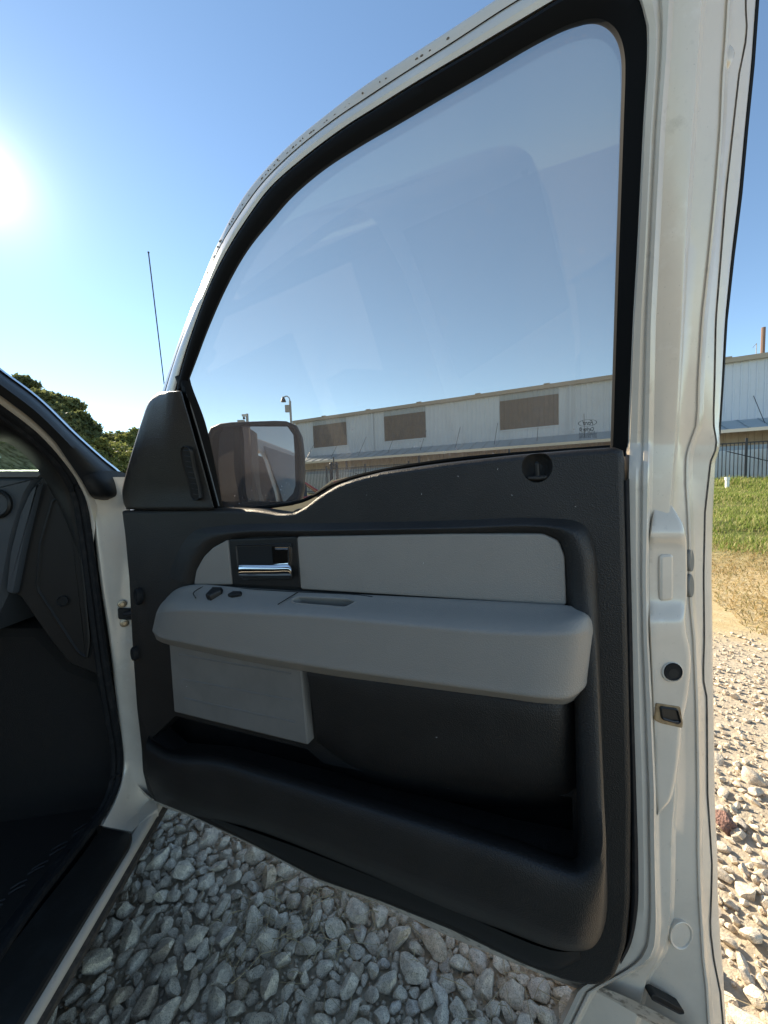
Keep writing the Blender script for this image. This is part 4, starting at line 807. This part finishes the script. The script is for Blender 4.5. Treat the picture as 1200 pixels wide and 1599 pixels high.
# belt swell of the trim (soft ridge under the window line)
belt = [[DH(x, yb, .0), DH(x, yb-9, .006), DH(x, (yt+yb)/2, .010), DH(x, yt+12, .004), DH(x, yt+6, -.002)] for x, yt, yb in ((210, 797, 846), (250, 796, 842), (300, 796, 832), (360, 796, 822), (420, 799, 818), (466, 800, 817), (500, 777, 816), (530, 759, 815.5), (570, 746, 815), (640, 732, 814), (720, 721, 811), (790, 713, 808))]
frame = [
 [(232, 1150, .0), (229, 1160, .028), (228, 1172, .042), (231, 1215, .036), (244, 1250, .0)],
 [(268, 1172, .02), (268, 1180, .055), (266, 1190, .068), (274, 1240, .060), (285, 1268, .004)],
 [(345, 1178, .02), (345, 1188, .068), (345, 1199, .080), (345, 1260, .072), (345, 1283, .010)],
 [(400, 1192, .02), (400, 1203, .070), (398, 1214, .083), (400, 1275, .076), (400, 1297, .012)],
 [(560, 1238, .02), (560, 1249, .072), (558, 1264, .088), (560, 1335, .082), (560, 1360, .015)],
 [(700, 1279, .02), (700, 1290, .072), (700, 1307, .090), (695, 1385, .084), (690, 1416, .018)],
 [(800, 1308, .02), (800, 1319, .072), (800, 1338, .092), (795, 1425, .086), (790, 1455, .020)],
 [(868, 1334, .02), (868, 1343, .072), (872, 1366, .092), (865, 1455, .086), (862, 1481, .022)],
 [(895, 1342, .02), (897, 1350, .070), (908, 1371, .091), (906, 1463, .084), (900, 1486, .024)],
 [(901, 1338, .02), (905, 1344, .068), (931, 1353, .088), (934, 1452, .066), (928, 1478, .024)],
 [(903, 1325, .02), (908, 1328, .066), (941, 1325, .084), (945, 1380, .050), (946, 1440, .010)],
 [(902, 1245, .0), (907, 1245, .058), (939, 1245, .066), (943, 1250, .030), (944, 1260, .0)],
 [(898, 1110, .0), (902, 1110, .040), (934, 1110, .046), (938, 1110, .026), (940, 1110, .0)],
 [(893, 1000, .0), (899, 1000, .030), (928, 1000, .035), (934, 1000, .020), (937, 1000, .0)],
 [(885, 930, .006), (897, 930, .022), (916, 930, .028), (930, 925, .015), (934, 925, .0)],
 [(882, 870, .006), (893, 868, .021), (909, 864, .027), (924, 861, .015), (930, 859, .0)],
 [(873, 845, .006), (881, 838, .020), (893, 831, .025), (904, 825, .014), (911, 819, .0)],
 [(850, 834, .006), (850, 827, .019), (850, 822, .023), (851, 815, .012), (852, 809, .0)],
 [(700, 834, .006), (700, 829, .019), (700, 825, .023), (700, 819, .012), (700, 813, .0)],
 [(500, 837, .006), (500, 832, .019), (500, 829, .023), (500, 823, .012), (500, 817, .0)],
 [(370, 841, .006), (368, 836, .019), (365, 832, .023), (360, 826, .012), (358, 820, .0)],
 [(330, 858, .006), (325, 850, .019), (318, 844, .023), (308, 836, .012), (301, 831, .0)],
 [(310, 885, .006), (303, 880, .019), (295, 875, .023), (283, 868, .012), (277, 863, .0)],
 [(302, 914, .006), (294, 912, .019), (283, 910, .023), (271, 905, .012), (263, 903, .0)]]
MB().add(loft([[DH(x, y, w_*(1 if i < 14 else .62 if i > 16 else .85)) for x, y, w_ in s_] for i, s_ in enumerate(frame)], 7, 4)).build('pocket_and_arch_frame', BLACK, door, sharp=60)
wedge = MB().add(loft([[DH(330, 1276, .018), DH(330, 1279, .012), DH(330, 1282, .0)], [DH(500, 1337, .02), DH(500, 1356, .010), DH(500, 1368, .0)], [DH(700, 1418, .02), DH(700, 1436, .010), DH(700, 1443, .0)], [DH(860, 1484, .024), DH(860, 1508, .010), DH(860, 1516, .0)], [DH(906, 1487, .012), DH(907, 1497, .006), DH(908, 1500, -.001)]], 5, 2)).build('lower_trim_edge', BLACK2, door)
# inserts
ins1 = [(303, 913), (307, 890), (318, 870), (333, 855), (356, 842.5), (363, 913)]; ins2 = [(464, 838), (700, 833.5), (848, 833.5), (873, 845), (882, 869), (885, 946), (470, 920)]
for p in (ins1, ins2): MB().add(pillow(D, p, [(0, .0), (0, .007), (.0012, .0085), (.004, .009)], rnd=.004, wref=.008)).build('insert_panel', GREY, door)
# handle bezel, recess and chrome lever
bz = [(357.5, 842), (463.5, 837.5), (469.5, 919), (363.5, 914)]
bo_ = MB().add(pillow(D, bz, [(0, .0), (0, .0085), (.001, .010), (.004, .0105)], rnd=.002, wref=.01)).build('handle_bezel', BLACK2, door)
MB().add(pillow(D, [(368, 851), (455, 848), (456, 903), (452, 906), (380, 906), (372, 898)], [(0, .009), (0, .0125), (.001, .0135), (.002, .0125), (.003, .011)], rnd=.004, wref=.012)).build('recess_rim', BLACK, bo_)
MB().add(pillow(D, [(370, 853), (453, 850), (454, 902), (451, 904), (381, 904), (374, 897)], [(.002, .0108), (.002, .0112)], rnd=.004, wref=.011)).build('recess', HOLE, bo_)
lever = loft([[DH(x, y0, .013), DH(x, y0+2, .022), DH(x, y0+8, .026), DH(x, y0+17, .024), DH(x, y1, .014)] for x, y0, y1 in ((373, 881, 899), (378, 880.5, 901), (400, 880.5, 902), (430, 880.5, 902.5), (448, 880, 902.5), (453, 881, 902), (455, 884, 900))], 4, 4)
hd = MB().add(lever).build('inner_handle', CHROME, door, sharp=60)
MB().add(pillow(D, [(424, 853), (452, 852), (455, 855), (455, 884), (449, 882), (426, 880)], [(0, .0105), (0, .0125), (.0008, .0135)], rnd=.002, wref=.0135)).build('handle_plate', CHROME, hd)
MB().add(loft([[DH(449, y, .013), DH(450, y, .021), DH(453, y, .023), DH(455.5, y, .014)] for y in (853, 856, 866, 880, 890)], 4, 3)).build('handle_arm', CHROME, hd)
MB().add(loft([[DH(x, 852, .013), DH(x, 853.5, .019), DH(x, 857, .018), DH(x, 858.5, .013)] for x in (430, 436, 446, 453)], 4, 3)).build('handle_arm', CHROME, hd)
# armrest
arm_s0 = [
 [(262, 932, .012), (250, 945, .045), (244, 958, .055), (238, 985, .052), (247, 1000, .015), (262, 960, .0)],
 [(276, 920, .012), (262, 941, .066), (257, 955, .080), (249, 995, .076), (258, 1004, .020), (290, 960, .0)],
 [(302, 913, .012), (292, 942, .080), (287, 953, .096), (284, 1003, .092), (288, 1010, .022), (310, 960, .0)],
 [(400, 919, .012), (396, 947, .084), (393, 957, .101), (390, 1024, .100), (395, 1032, .024), (400, 970, .0)],
 [(500, 925, .012), (500, 952, .084), (499, 963, .103), (500, 1042, .104), (500, 1050, .024), (500, 980, .0)],
 [(640, 932, .012), (640, 963, .086), (640, 976, .106), (640, 1062, .108), (640, 1070, .024), (640, 1000, .0)],
 [(780, 939, .012), (780, 972, .088), (780, 988, .109), (780, 1081, .112), (780, 1088, .024), (780, 1010, .0)],
 [(850, 943, .012), (858, 974, .086), (858, 990, .106), (850, 1090, .110), (848, 1097, .024), (850, 1020, .0)],
 [(884, 945, .012), (895, 968, .078), (899, 988, .092), (885, 1090, .094), (880, 1098, .022), (870, 1020, .0)],
 [(903, 949, .012), (915, 963, .056), (920, 985, .062), (912, 1075, .060), (903, 1087, .020), (890, 1020, .0)],
 [(913, 953, .012), (925, 966, .028), (928, 987, .030), (926, 1048, .028), (918, 1068, .014), (900, 1020, .0)]]
arm_s = [[(x, y, w_ if w_ < .025 else .025+(w_-.025)*.62) for x, y, w_ in s_] for s_ in arm_s0]
def ringloft(secs, n, m):
    A = np.asarray(secs, float); cols = np.stack([catmull(A[:, j], n) for j in range(A.shape[1])], 1)
    return [catmull(r, m, closed=True) for r in cols]
def full(s_):
    p = [DH(x, y, w_) for x, y, w_ in s_]; l = lambda a, b, t_: p[a]+(p[b]-p[a])*t_
    return [p[0], l(0, 1, .35), l(0, 1, .85), p[1]*.5+(p[1]+p[2])*.25, p[2], l(2, 3, .12), l(2, 3, .5), l(2, 3, .88), p[3], l(3, 4, .3), p[4], p[5]]
RG = ringloft([full(s_) for s_ in arm_s], 7, 3)
armrest = MB().add(grid(RG, wrap=True, caps=True)).build('armrest', GREY, door, sharp=70)
# pull cup cut into the armrest top
cu_t = [(468, 931.5), (546, 935), (557, 940), (540, 949), (462, 942), (455, 938)]
at0, at1, at2 = DH(450, 922, .012), DH(448, 949.5, .0622), unit(DH(570, 928.5, .012)-DH(330, 915, .012)); ATfr = Fr((at0+at1)/2, at2, unit(at1-at0), np.cross(at2, unit(at1-at0)))
if ATfr.N.dot(up_t) < 0: ATfr.N = -ATfr.N
cut(armrest, pillow(ATfr, cu_t, [(.005, -.034), (.002, -.022), (0, .02)], rnd=.006, wref=0))
def atop(px, py, h=0.0): return ATfr.H(px, py, h)
MB().add(pillow(ATfr, [(466, 931), (547, 934.5), (559, 939.5), (541, 951), (459, 943), (452, 938)], [(0, -.004), (0, .0012), (.0012, .0022), (.003, .0012), (.0036, -.002)], rnd=.006, wref=0, front=False, back=False)).build('pull_cup_rim', GREY, armrest)
MB().add(tube(catmull([atop(306, 934, .0022), atop(303, 925, .0022), (atop(318, 916, .0022)), atop(400, 920.5, .0022), atop(460, 924, .0022), atop(560, 929, .0022), atop(582, 932, .0022)], 5), .0011, 5)).build('switch_plate_seam', BLACK2, armrest)
MB().add(tube([atop(466, 924.5, .0022), atop(434, 944, .0022)], .0010, 5)).build('switch_plate_seam', BLACK2, armrest)
for (x0, y0, x1, y1, hgt, nm) in ((321, 931, 348, 919, .009, 'lock_switch'), (355, 929, 378, 924, .005, 'window_switch')):
    pts = [(x0, y0), (x0+(x1-x0)*.45, y1-.5), (x1, y1), (x1-2, y1+5), (x0+6, y0+2)]
    MB().add(pillow(ATfr, pts, [(0, -.004), (0, hgt*.5), (.001, hgt*.85), (.002, hgt)], rnd=.002, wref=hgt/2)).build(nm, BLACK2, armrest)
# lower panels
lowp = [(264, 1003), (390, 1020), (471, 1036), (482, 1164), (376, 1138), (272, 1112)]
lp_ = MB().add(pillow(D, lowp, [(0, -.02), (0, .016), (.001, .0185), (.004, .020)], rnd=.005, wref=.019)).build('lower_insert', GREYM, door)
for a, b in (((280, 1022), (455, 1052)), ((284, 1060), (458, 1094)), ((288, 1090), (462, 1128))):
    MB().add(tube([DH(*a, .0195), DH(*b, .0195)], .0022, 6)).build('molded_rib', GREYM, lp_)
cov = [[DH(476, 1043, .0), DH(478, 1044, .026), DH(488, 1100, .024), DH(496, 1165, -.005), DH(500, 1195, -.05)], [DH(560, 1052, .0), DH(560, 1054, .034), DH(562, 1130, .032), DH(566, 1196, .010), DH(568, 1222, -.05)], [DH(700, 1070, .0), DH(700, 1072, .038), DH(702, 1150, .036), DH(706, 1222, .012), DH(708, 1252, -.05)], [DH(840, 1092, .0), DH(842, 1094, .040), DH(844, 1160, .038), DH(846, 1232, .016), DH(846, 1262, -.05)], [DH(872, 1094, .0), DH(874, 1096, .036), DH(878, 1160, .032), DH(881, 1228, .014), DH(884, 1262, -.05)], [DH(896, 1096, .0), DH(896, 1098, .012), DH(899, 1160, .010), DH(900, 1226, .002), DH(902, 1262, -.05)]]
MB().add(loft(cov, 7, 4)).build('pocket_back_panel', BLACK, door, sharp=70)
for px, py, sx_ in ((213, 932, .012), (207, 1022, .010)): disc(D, px, py, sx_, [(0, -.01), (0, .010), (.002, .013), (.005, .014), (.007, .012)], 'hinge_boot', RUBBER, door, .012, sy=1.9)
# door mirror beyond the glass
mm_ = unit(Uv*.43+Nv*.90-up_t*.15); MC = DH(402, 727, -.19)-Nv*lean(D.uv(402, 727, -.19)[1]); mu = unit(np.cross(up_t, mm_)); mu = mu if mu.dot(c0) > 0 else -mu
MF = Fr(MC, mu, up_t, mm_)
mo = [(322, 676), (330, 664), (350, 659), (440, 656), (460, 659), (470, 676), (474, 720), (473, 775), (465, 788), (400, 797), (330, 800), (322, 790), (320, 735)]
mh = MB().add(pillow(MF, mo, [(.05, -.14), (.022, -.11), (.006, -.06), (0, -.02), (0, -.004), (.003, .0), (.010, .0), (.012, -.006), (.014, -.008)], rnd=.015, step=.01, wref=0)).build('mirror_housing', BLACK2, door, sharp=60)
mg = [(343, 672), (350, 668), (448, 665), (458, 670), (460, 700), (462, 768), (452, 777), (360, 784), (344, 781), (341, 730)]
mgr = MB()
def mgrid():
    rows = []; L = np.array([(665, 352), (675, 343), (730, 341), (784, 346)], float); Rr = np.array([(665, 448), (675, 458), (700, 460), (766, 462), (784, 445)], float)
    for y in np.linspace(666, 783, 10):
        xl, xr = np.interp(y, L[:, 0], L[:, 1]), np.interp(y, Rr[:, 0], Rr[:, 1]); row = []
        for x in np.linspace(xl, xr, 12):
            u, v_ = MF.uv(x, y, -.004); row.append(MF.P(u, v_, -.003-.08*(u*u+v_*v_)))
        rows.append(row)
    return rows
MB().add(grid(mgrid())).build('mirror_glass', MIRROR, mh, sharp=None)
MB().add(loft([[MF.P(-.05, -.06, -.03), MF.P(-.05, .04, -.03), MF.P(-.05, .04, -.09), MF.P(-.05, -.06, -.09), MF.P(-.05, -.06, -.03)], [MF.P(-.20, -.10, -.02), MF.P(-.20, .02, -.02), MF.P(-.20, .02, -.10), MF.P(-.20, -.10, -.10), MF.P(-.20, -.10, -.02)]], 3, 1, across='l')).build('mirror_arm', BLACK2, door)

# lint and dust specks on the trim
lt_ = MB()
for _ in range(60):
    x, y = rng.uniform(240, 930), rng.uniform(730, 1480); ww = .012
    if 840 < y < 905 and 470 < x < 870: ww = .0092
    elif 960 < y < 1070: ww = .0
    elif 720 < y < 800 and x > 560: ww = .0005
    elif 1100 < y < 1180 and 560 < x < 860: ww = .039
    elif 1045 < y < 1110 and 290 < x < 465: ww = .0205
    else: continue
    if ww == 0: continue
    c = D.uv(x, y, ww); a = rng.uniform(0, 6.28); L = rng.uniform(.0007, .002)
    lt_.add(pillow(D, [(c[0]+L*math.cos(a), c[1]+L*math.sin(a)), (c[0]+.0004*math.cos(a+1.57), c[1]+.0004*math.sin(a+1.57)), (c[0]-L*math.cos(a+.3), c[1]-L*math.sin(a+.3)), (c[0]+.0004*math.cos(a-1.57), c[1]+.0004*math.sin(a-1.57))], [(0, ww-.0003), (0, ww+.0006)], uv=True))
lt_.build('lint', mat('lint', (.6, .58, .54), .9), door, kind='stuff', smooth=False)
# ================================================================== gravel, straw, grass
def stonemat():
    m = bpy.data.materials.new('crushed_limestone'); m.use_nodes = True; t = m.node_tree; b = t.nodes['Principled BSDF']
    b.inputs['Roughness'].default_value = .88; b.inputs['Specular IOR Level'].default_value = .25
    co = t.nodes.new('ShaderNodeTexCoord'); g = t.nodes.new('ShaderNodeNewGeometry'); oi = t.nodes.new('ShaderNodeObjectInfo')
    def ramp(v, st):
        r = t.nodes.new('ShaderNodeValToRGB'); e = r.color_ramp.elements
        for i, (p, c) in enumerate(st):
            x = e[i] if i < 2 else e.new(p)
            x.position = p; x.color = (*c, 1)
        t.links.new(v, r.inputs[0]); return r.outputs[0]
    rnd = t.nodes.new('ShaderNodeMath'); rnd.operation = 'ADD'; t.links.new(g.outputs['Random Per Island'], rnd.inputs[0]); t.links.new(oi.outputs['Random'], rnd.inputs[1])
    fr = t.nodes.new('ShaderNodeMath'); fr.operation = 'FRACT'; t.links.new(rnd.outputs[0], fr.inputs[0])
    base = ramp(fr.outputs[0], [(0, (.66, .565, .43)), (1, (.72, .62, .48)), (.25, (.76, .655, .51)), (.5, (.68, .575, .44)), (.7, (.80, .70, .55)), (.93, (.58, .455, .32)), (.985, (.68, .60, .50))])
    def noise(sc, det, rg_=.65):
        n = t.nodes.new('ShaderNodeTexNoise'); n.inputs['Scale'].default_value = sc; n.inputs['Detail'].default_value = det; n.inputs['Roughness'].default_value = rg_
        t.links.new(g.outputs['Position'], n.inputs['Vector']); return n.outputs[0]
    def mul(c, fac):
        x = t.nodes.new('ShaderNodeMix'); x.data_type = 'RGBA'; x.blend_type = 'MULTIPLY'; x.inputs[0].default_value = 1; t.links.new(c, x.inputs[6]); t.links.new(fac, x.inputs[7]); return x.outputs[2]
    c = mul(base, ramp(noise(75, 6), [(.3, (.66, .64, .62)), (.68, (1.18, 1.17, 1.15))])); c = mul(c, ramp(noise(420, 3), [(.36, (.55, .53, .5)), (.5, (1.05, 1.05, 1.05))]))
    t.links.new(c, b.inputs['Base Color'])
    bp = t.nodes.new('ShaderNodeBump'); bp.inputs['Strength'].default_value = .9; bp.inputs['Distance'].default_value = .007; t.links.new(noise(110, 8, .72), bp.inputs['Height']); t.links.new(bp.outputs[0], b.inputs['Normal'])
    return m
STONE = stonemat(); REDSTONE = mat('reddish_stone', (.38, .20, .15), .9, bump=[('n', 4, .9, .1)], dirt=[(120, (.5, .4, .35), .5, .65, .5)])
def stone_shape(sub, seed):
    bm = bmesh.new(); bmesh.ops.create_icosphere(bm, subdivisions=sub, radius=1); rg = np.random.default_rng(seed)
    V = np.array([p.co[:] for p in bm.verts]); F = [[q.index for q in f.verts] for f in bm.faces]; bm.free()
    for _ in range(14):                                   # flats like broken faces
        n = rg.normal(size=3); n /= np.linalg.norm(n); d = rg.uniform(.54, .84); s = V@n; V = V-np.outer(np.maximum(s-d, 0)*.97, n)
    for k in range(3):
        a = rg.normal(size=3)*(2.0+k*1.6); V = V*(1+.035/(k+1)*np.sin(V@a+rg.uniform(0, 6)))[:, None]
    for k in range(5):
        a = rg.normal(size=3)*(6+2*k); V = V*(1+.014*np.sin(V@a+rg.uniform(0, 6)))[:, None]
    V *= np.array([1.0, rg.uniform(.66, .9), rg.uniform(.5, .75)]); return V, F
SH2 = [stone_shape(2, 100+i) for i in range(14)]; SH3 = [stone_shape(3, 100+i) for i in range(14)]; SH1 = [stone_shape(1, 100+i) for i in range(10)]
def rotz(a, tx, ty):
    return np.array((Matrix.Rotation(a, 3, 'Z') @ Matrix.Rotation(tx, 3, 'X') @ Matrix.Rotation(ty, 3, 'Y')))
spots = []; cell = {}; CS = .06
def free(x, y, r, ov):
    ci, cj = int(x//CS), int(y//CS); k = int((r+.04)//CS)+1
    for i in range(ci-k, ci+k+1):
        for j in range(cj-k, cj+k+1):
            for (a, b_, c) in cell.get((i, j), ()):
                if (a-x)**2+(b_-y)**2 < ((c+r)*ov)**2: return False
    return True
def near_area():
    return (rng.uniform(-1.1, .75), rng.uniform(.62, 1.75)) if rng.random() < .5 else (rng.uniform(-1.5, 3.4), rng.uniform(-.3, 3.6))
for (rmin, rmax, tries, ov) in ((.025, .036, 700, .82), (.018, .025, 9000, .76), (.0125, .018, 32000, .73), (.0075, .0125, 46000, .72), (.004, .0085, 34000, .68)):
    for _ in range(tries):
        x, y = near_area(); s = sdist(x, y)
        if s < 17.0+rng.uniform(0, .9): continue
        if s < 18.2 and rmax > .02 and rng.random() < .6: continue
        if (x-S0[0])*Rv[0]+(y-S0[1])*Rv[1] < -.45: continue
        dc = math.hypot(x-.2, y-1.0)
        if rmax < .008 and dc > 1.3: continue
        # bare dirt and small chips away from the truck, heaped stones near it
        if s < 19.2 and rng.random() < (.9 if rmax > .02 else .72 if rmax > .013 else .5)*smooth(19.4, 18.6, s)+.2*math.sin(7*x)*math.sin(6*y): continue
        r = rng.uniform(rmin, rmax)
        if free(x, y, r, ov): spots.append((x, y, r)); cell.setdefault((int(x//CS), int(y//CS)), []).append((x, y, r))
Minv = M.T
def proj(p):
    c = Minv@(np.asarray(p)-EYE)
    return (CX+FPX*c[0]/c[2], CY-FPX*c[1]/c[2], c[2]) if c[2] > .05 else (-9999, -9999, 1)
def seen(px, py):
    if not (0 <= px <= 1200 and 0 <= py <= 1620): return False
    if px > 1114+(py-1100)*.04 and py > 1000: return True
    yb = np.interp(px, [240, 600, 1010], [1262, 1412, 1599]); xl = np.interp(py, [1262, 1599], [245, 60]); return py > yb-8 and px > xl-8
cand = []
for i, (x, y, r) in enumerate(spots):
    px, py, z = proj((x, y, .01))
    if seen(px, py): cand.append((FPX*r/z, i))
cand.sort(reverse=True); big = {i for _, i in cand[:298]}
meshes = []
for k, (V, F) in enumerate(SH3):
    me = bpy.data.meshes.new('stone'); me.from_pydata(V.tolist(), [], F); me.materials.append(STONE); me.shade_smooth(); me.set_sharp_from_angle(angle=R_(28)); meshes.append(me)
VV = []; FF = []; base = 0
for i, (x, y, r) in enumerate(spots):
    rt_ = (rng.uniform(0, 6.28), rng.normal(0, .45), rng.normal(0, .45)); zz = r*rng.uniform(.30, .62)+float(ground_h(x, y))*0
    k = int(rng.integers(0, 14)); sc_ = r*1.18*np.array([1.12, 1, 1]) if r > .012 else r*1.1*np.ones(3)
    if i in big:
        o = bpy.data.objects.new('stone', meshes[k]); COL.objects.link(o); o.parent = yard; o.location = (x, y, zz); o.rotation_euler = (rt_[1], rt_[2], rt_[0]); o.scale = sc_
    else:
        V, F = (SH2[k] if (r > .010 and -1.2 < x < .9 and y < 1.9) or r > .02 else SH1[k % 10]); W_ = (V*sc_)@rotz(*rt_).T+np.array([x, y, zz]); VV.append(W_); FF.append(np.array(F)+base); base += len(V)
VV = np.concatenate(VV); FF = np.concatenate(FF)
me = bpy.data.meshes.new('loose_gravel'); me.from_pydata(VV.tolist(), [], FF.tolist()); me.materials.append(STONE); me.shade_smooth(); me.set_sharp_from_angle(angle=R_(28))
o = bpy.data.objects.new('loose_gravel', me); COL.objects.link(o); o.parent = yard; o['kind'] = 'stuff'
print('stones', len(spots), 'visible', len(cand), 'smallest single', cand[min(297, len(cand)-1)][0], 'tris', len(FF))
rp = None
d = ray(1131, 1285); tt = (.02-EYE[2])/d[2]; rp = EYE+d*tt
o = bpy.data.objects.new('stone', bpy.data.meshes.new('red_stone')); o.data.from_pydata(SH3[3][0].tolist(), [], SH3[3][1]); o.data.materials.append(REDSTONE); o.data.shade_smooth(); COL.objects.link(o); o.parent = yard; o.location = rp; o.scale = (.045, .045, .045); o.rotation_euler = (.2, .1, 1.0); o['label'] = 'reddish stone beside the door edge'
# dry straw
STRAW = mat('dry_straw', (.42, .33, .19), .8, var=(30, (.30, .22, .12), .4, .7))
sw = MB()
for _ in range(1100):
    x, y = rng.uniform(-.9, 2.9), rng.uniform(.5, 3.2)
    if rng.random() < .55: cx_, cy_ = [(-.05, 1.05), (.28, .92), (.1, 1.25), (.35, 1.1), (-.3, .95)][int(rng.integers(0, 5))]; x, y = cx_+rng.normal(0, .10), cy_+rng.normal(0, .08)
    if (x-S0[0])*Rv[0]+(y-S0[1])*Rv[1] < .02: continue
    a = rng.uniform(0, 6.28); L = rng.uniform(.02, .075) if rng.random() < .9 else rng.uniform(.1, .17); z0 = rng.uniform(.008, .034); bend = rng.normal(0, .25)
    dx, dy = math.cos(a)*L, math.sin(a)*L
    sw.add(tube([(x, y, z0), (x+dx*.5-dy*bend*.3, y+dy*.5+dx*bend*.3, z0+rng.uniform(.0, .012)), (x+dx, y+dy, max(.006, z0+rng.uniform(-.02, .014)))], rng.uniform(.0005, .0011), 3, caps=False))
sw.build('dry_straw', STRAW, yard, kind='stuff', smooth=False)
# grass blades on the bank and the dry verge
def grassmat(name, stops):
    m = bpy.data.materials.new(name); m.use_nodes = True; t = m.node_tree; b = t.nodes['Principled BSDF']; out_ = t.nodes['Material Output']
    g = t.nodes.new('ShaderNodeNewGeometry'); r = t.nodes.new('ShaderNodeValToRGB'); e = r.color_ramp.elements
    for i, (p, c) in enumerate(stops):
        x = e[i] if i < 2 else e.new(p)
        x.position = p; x.color = (*c, 1)
    t.links.new(g.outputs['Random Per Island'], r.inputs[0]); t.links.new(r.outputs[0], b.inputs['Base Color']); b.inputs['Roughness'].default_value = .6; b.inputs['Specular IOR Level'].default_value = .2
    tr_ = t.nodes.new('ShaderNodeBsdfTranslucent'); t.links.new(r.outputs[0], tr_.inputs[0]); mx_ = t.nodes.new('ShaderNodeMixShader'); mx_.inputs[0].default_value = .45
    t.links.new(b.outputs[0], mx_.inputs[1]); t.links.new(tr_.outputs[0], mx_.inputs[2]); t.links.new(mx_.outputs[0], out_.inputs[0]); return m
GRN = grassmat('green_grass', [(0, (.19, .25, .05)), (1, (.33, .35, .09)), (.5, (.25, .31, .065)), (.85, (.5, .43, .2))]); DRY = grassmat('dry_grass', [(0, (.52, .38, .17)), (1, (.60, .48, .26)), (.5, (.44, .31, .13)), (.88, (.2, .2, .07))])
def blades(name, n, slo, shi, h0, h1, wd, m, along):
    s = rng.uniform(slo, shi, n); a = rng.uniform(*along, n); p = FENCE0[None, :]+np.outer(a, FD)+np.outer(s, FN)
    keep = (p[:, 1] > 1.0) & (p[:, 0]/p[:, 1] > .55) & (p[:, 0]/p[:, 1] < 1.6)
    nz = np.sin(p[:, 0]*2.1+1.3*p[:, 1])*np.sin(1.7*p[:, 0]-2.3*p[:, 1])
    edge = (s > shi-1.2) | (s < slo+1.2)
    keep &= ~(edge & (nz+rng.uniform(-.8, .8, n) < .1)) if name == 'dry_grass' else (nz+rng.uniform(-1.2, 1.6, n) > -.4*0-.6)
    p, s, nz = p[keep], s[keep], nz[keep]; n = len(p); p[:, 2] = ground_h(p[:, 0], p[:, 1])-.005
    h = rng.uniform(h0, h1, n)*(1+.5*nz); th = rng.uniform(0, 6.28, n); ln = rng.uniform(.1, .9, n) if name != 'dry_grass' else rng.uniform(.6, 2.2, n); w_ = wd*rng.uniform(.7, 1.3, n)*(1+p[:, 1]/9)
    d = np.stack([np.cos(th), np.sin(th), 0*th], 1); sd_ = np.stack([-np.sin(th), np.cos(th), 0*th], 1)
    A = p-sd_*w_[:, None]; B = p+sd_*w_[:, None]; Cc = p+d*(ln*h*.45)[:, None]+np.array([0, 0, 1])*(h*.65)[:, None]; T = p+d*(ln*h)[:, None]+np.array([0, 0, 1])*(h*(1-.25*np.minimum(ln, 2)*.6))[:, None]
    C1 = Cc+sd_*(w_*.7)[:, None]; C2 = Cc-sd_*(w_*.7)[:, None]
    V = np.stack([A, B, C1, C2, T], 1).reshape(-1, 3); i0 = np.arange(n)*5
    F = [f_ for q_ in i0 for f_ in ([q_, q_+1, q_+2, q_+3], [q_+3, q_+2, q_+4])]
    me = bpy.data.meshes.new(name); me.from_pydata(V.tolist(), [], F); me.materials.append(m)
    o = bpy.data.objects.new(name, me); COL.objects.link(o); o.parent = yard; o['kind'] = 'stuff'
blades('green_grass', 150000, -.6, 13.6, .05, .13, .004, GRN, (-9, 4.5)); blades('tall_grass', 16000, -.4, 3.0, .14, .30, .004, GRN, (-8, 4.5))
blades('dry_grass', 120000, 10.5, 17.6, .02, .055, .0028, DRY, (-8, 4.5))
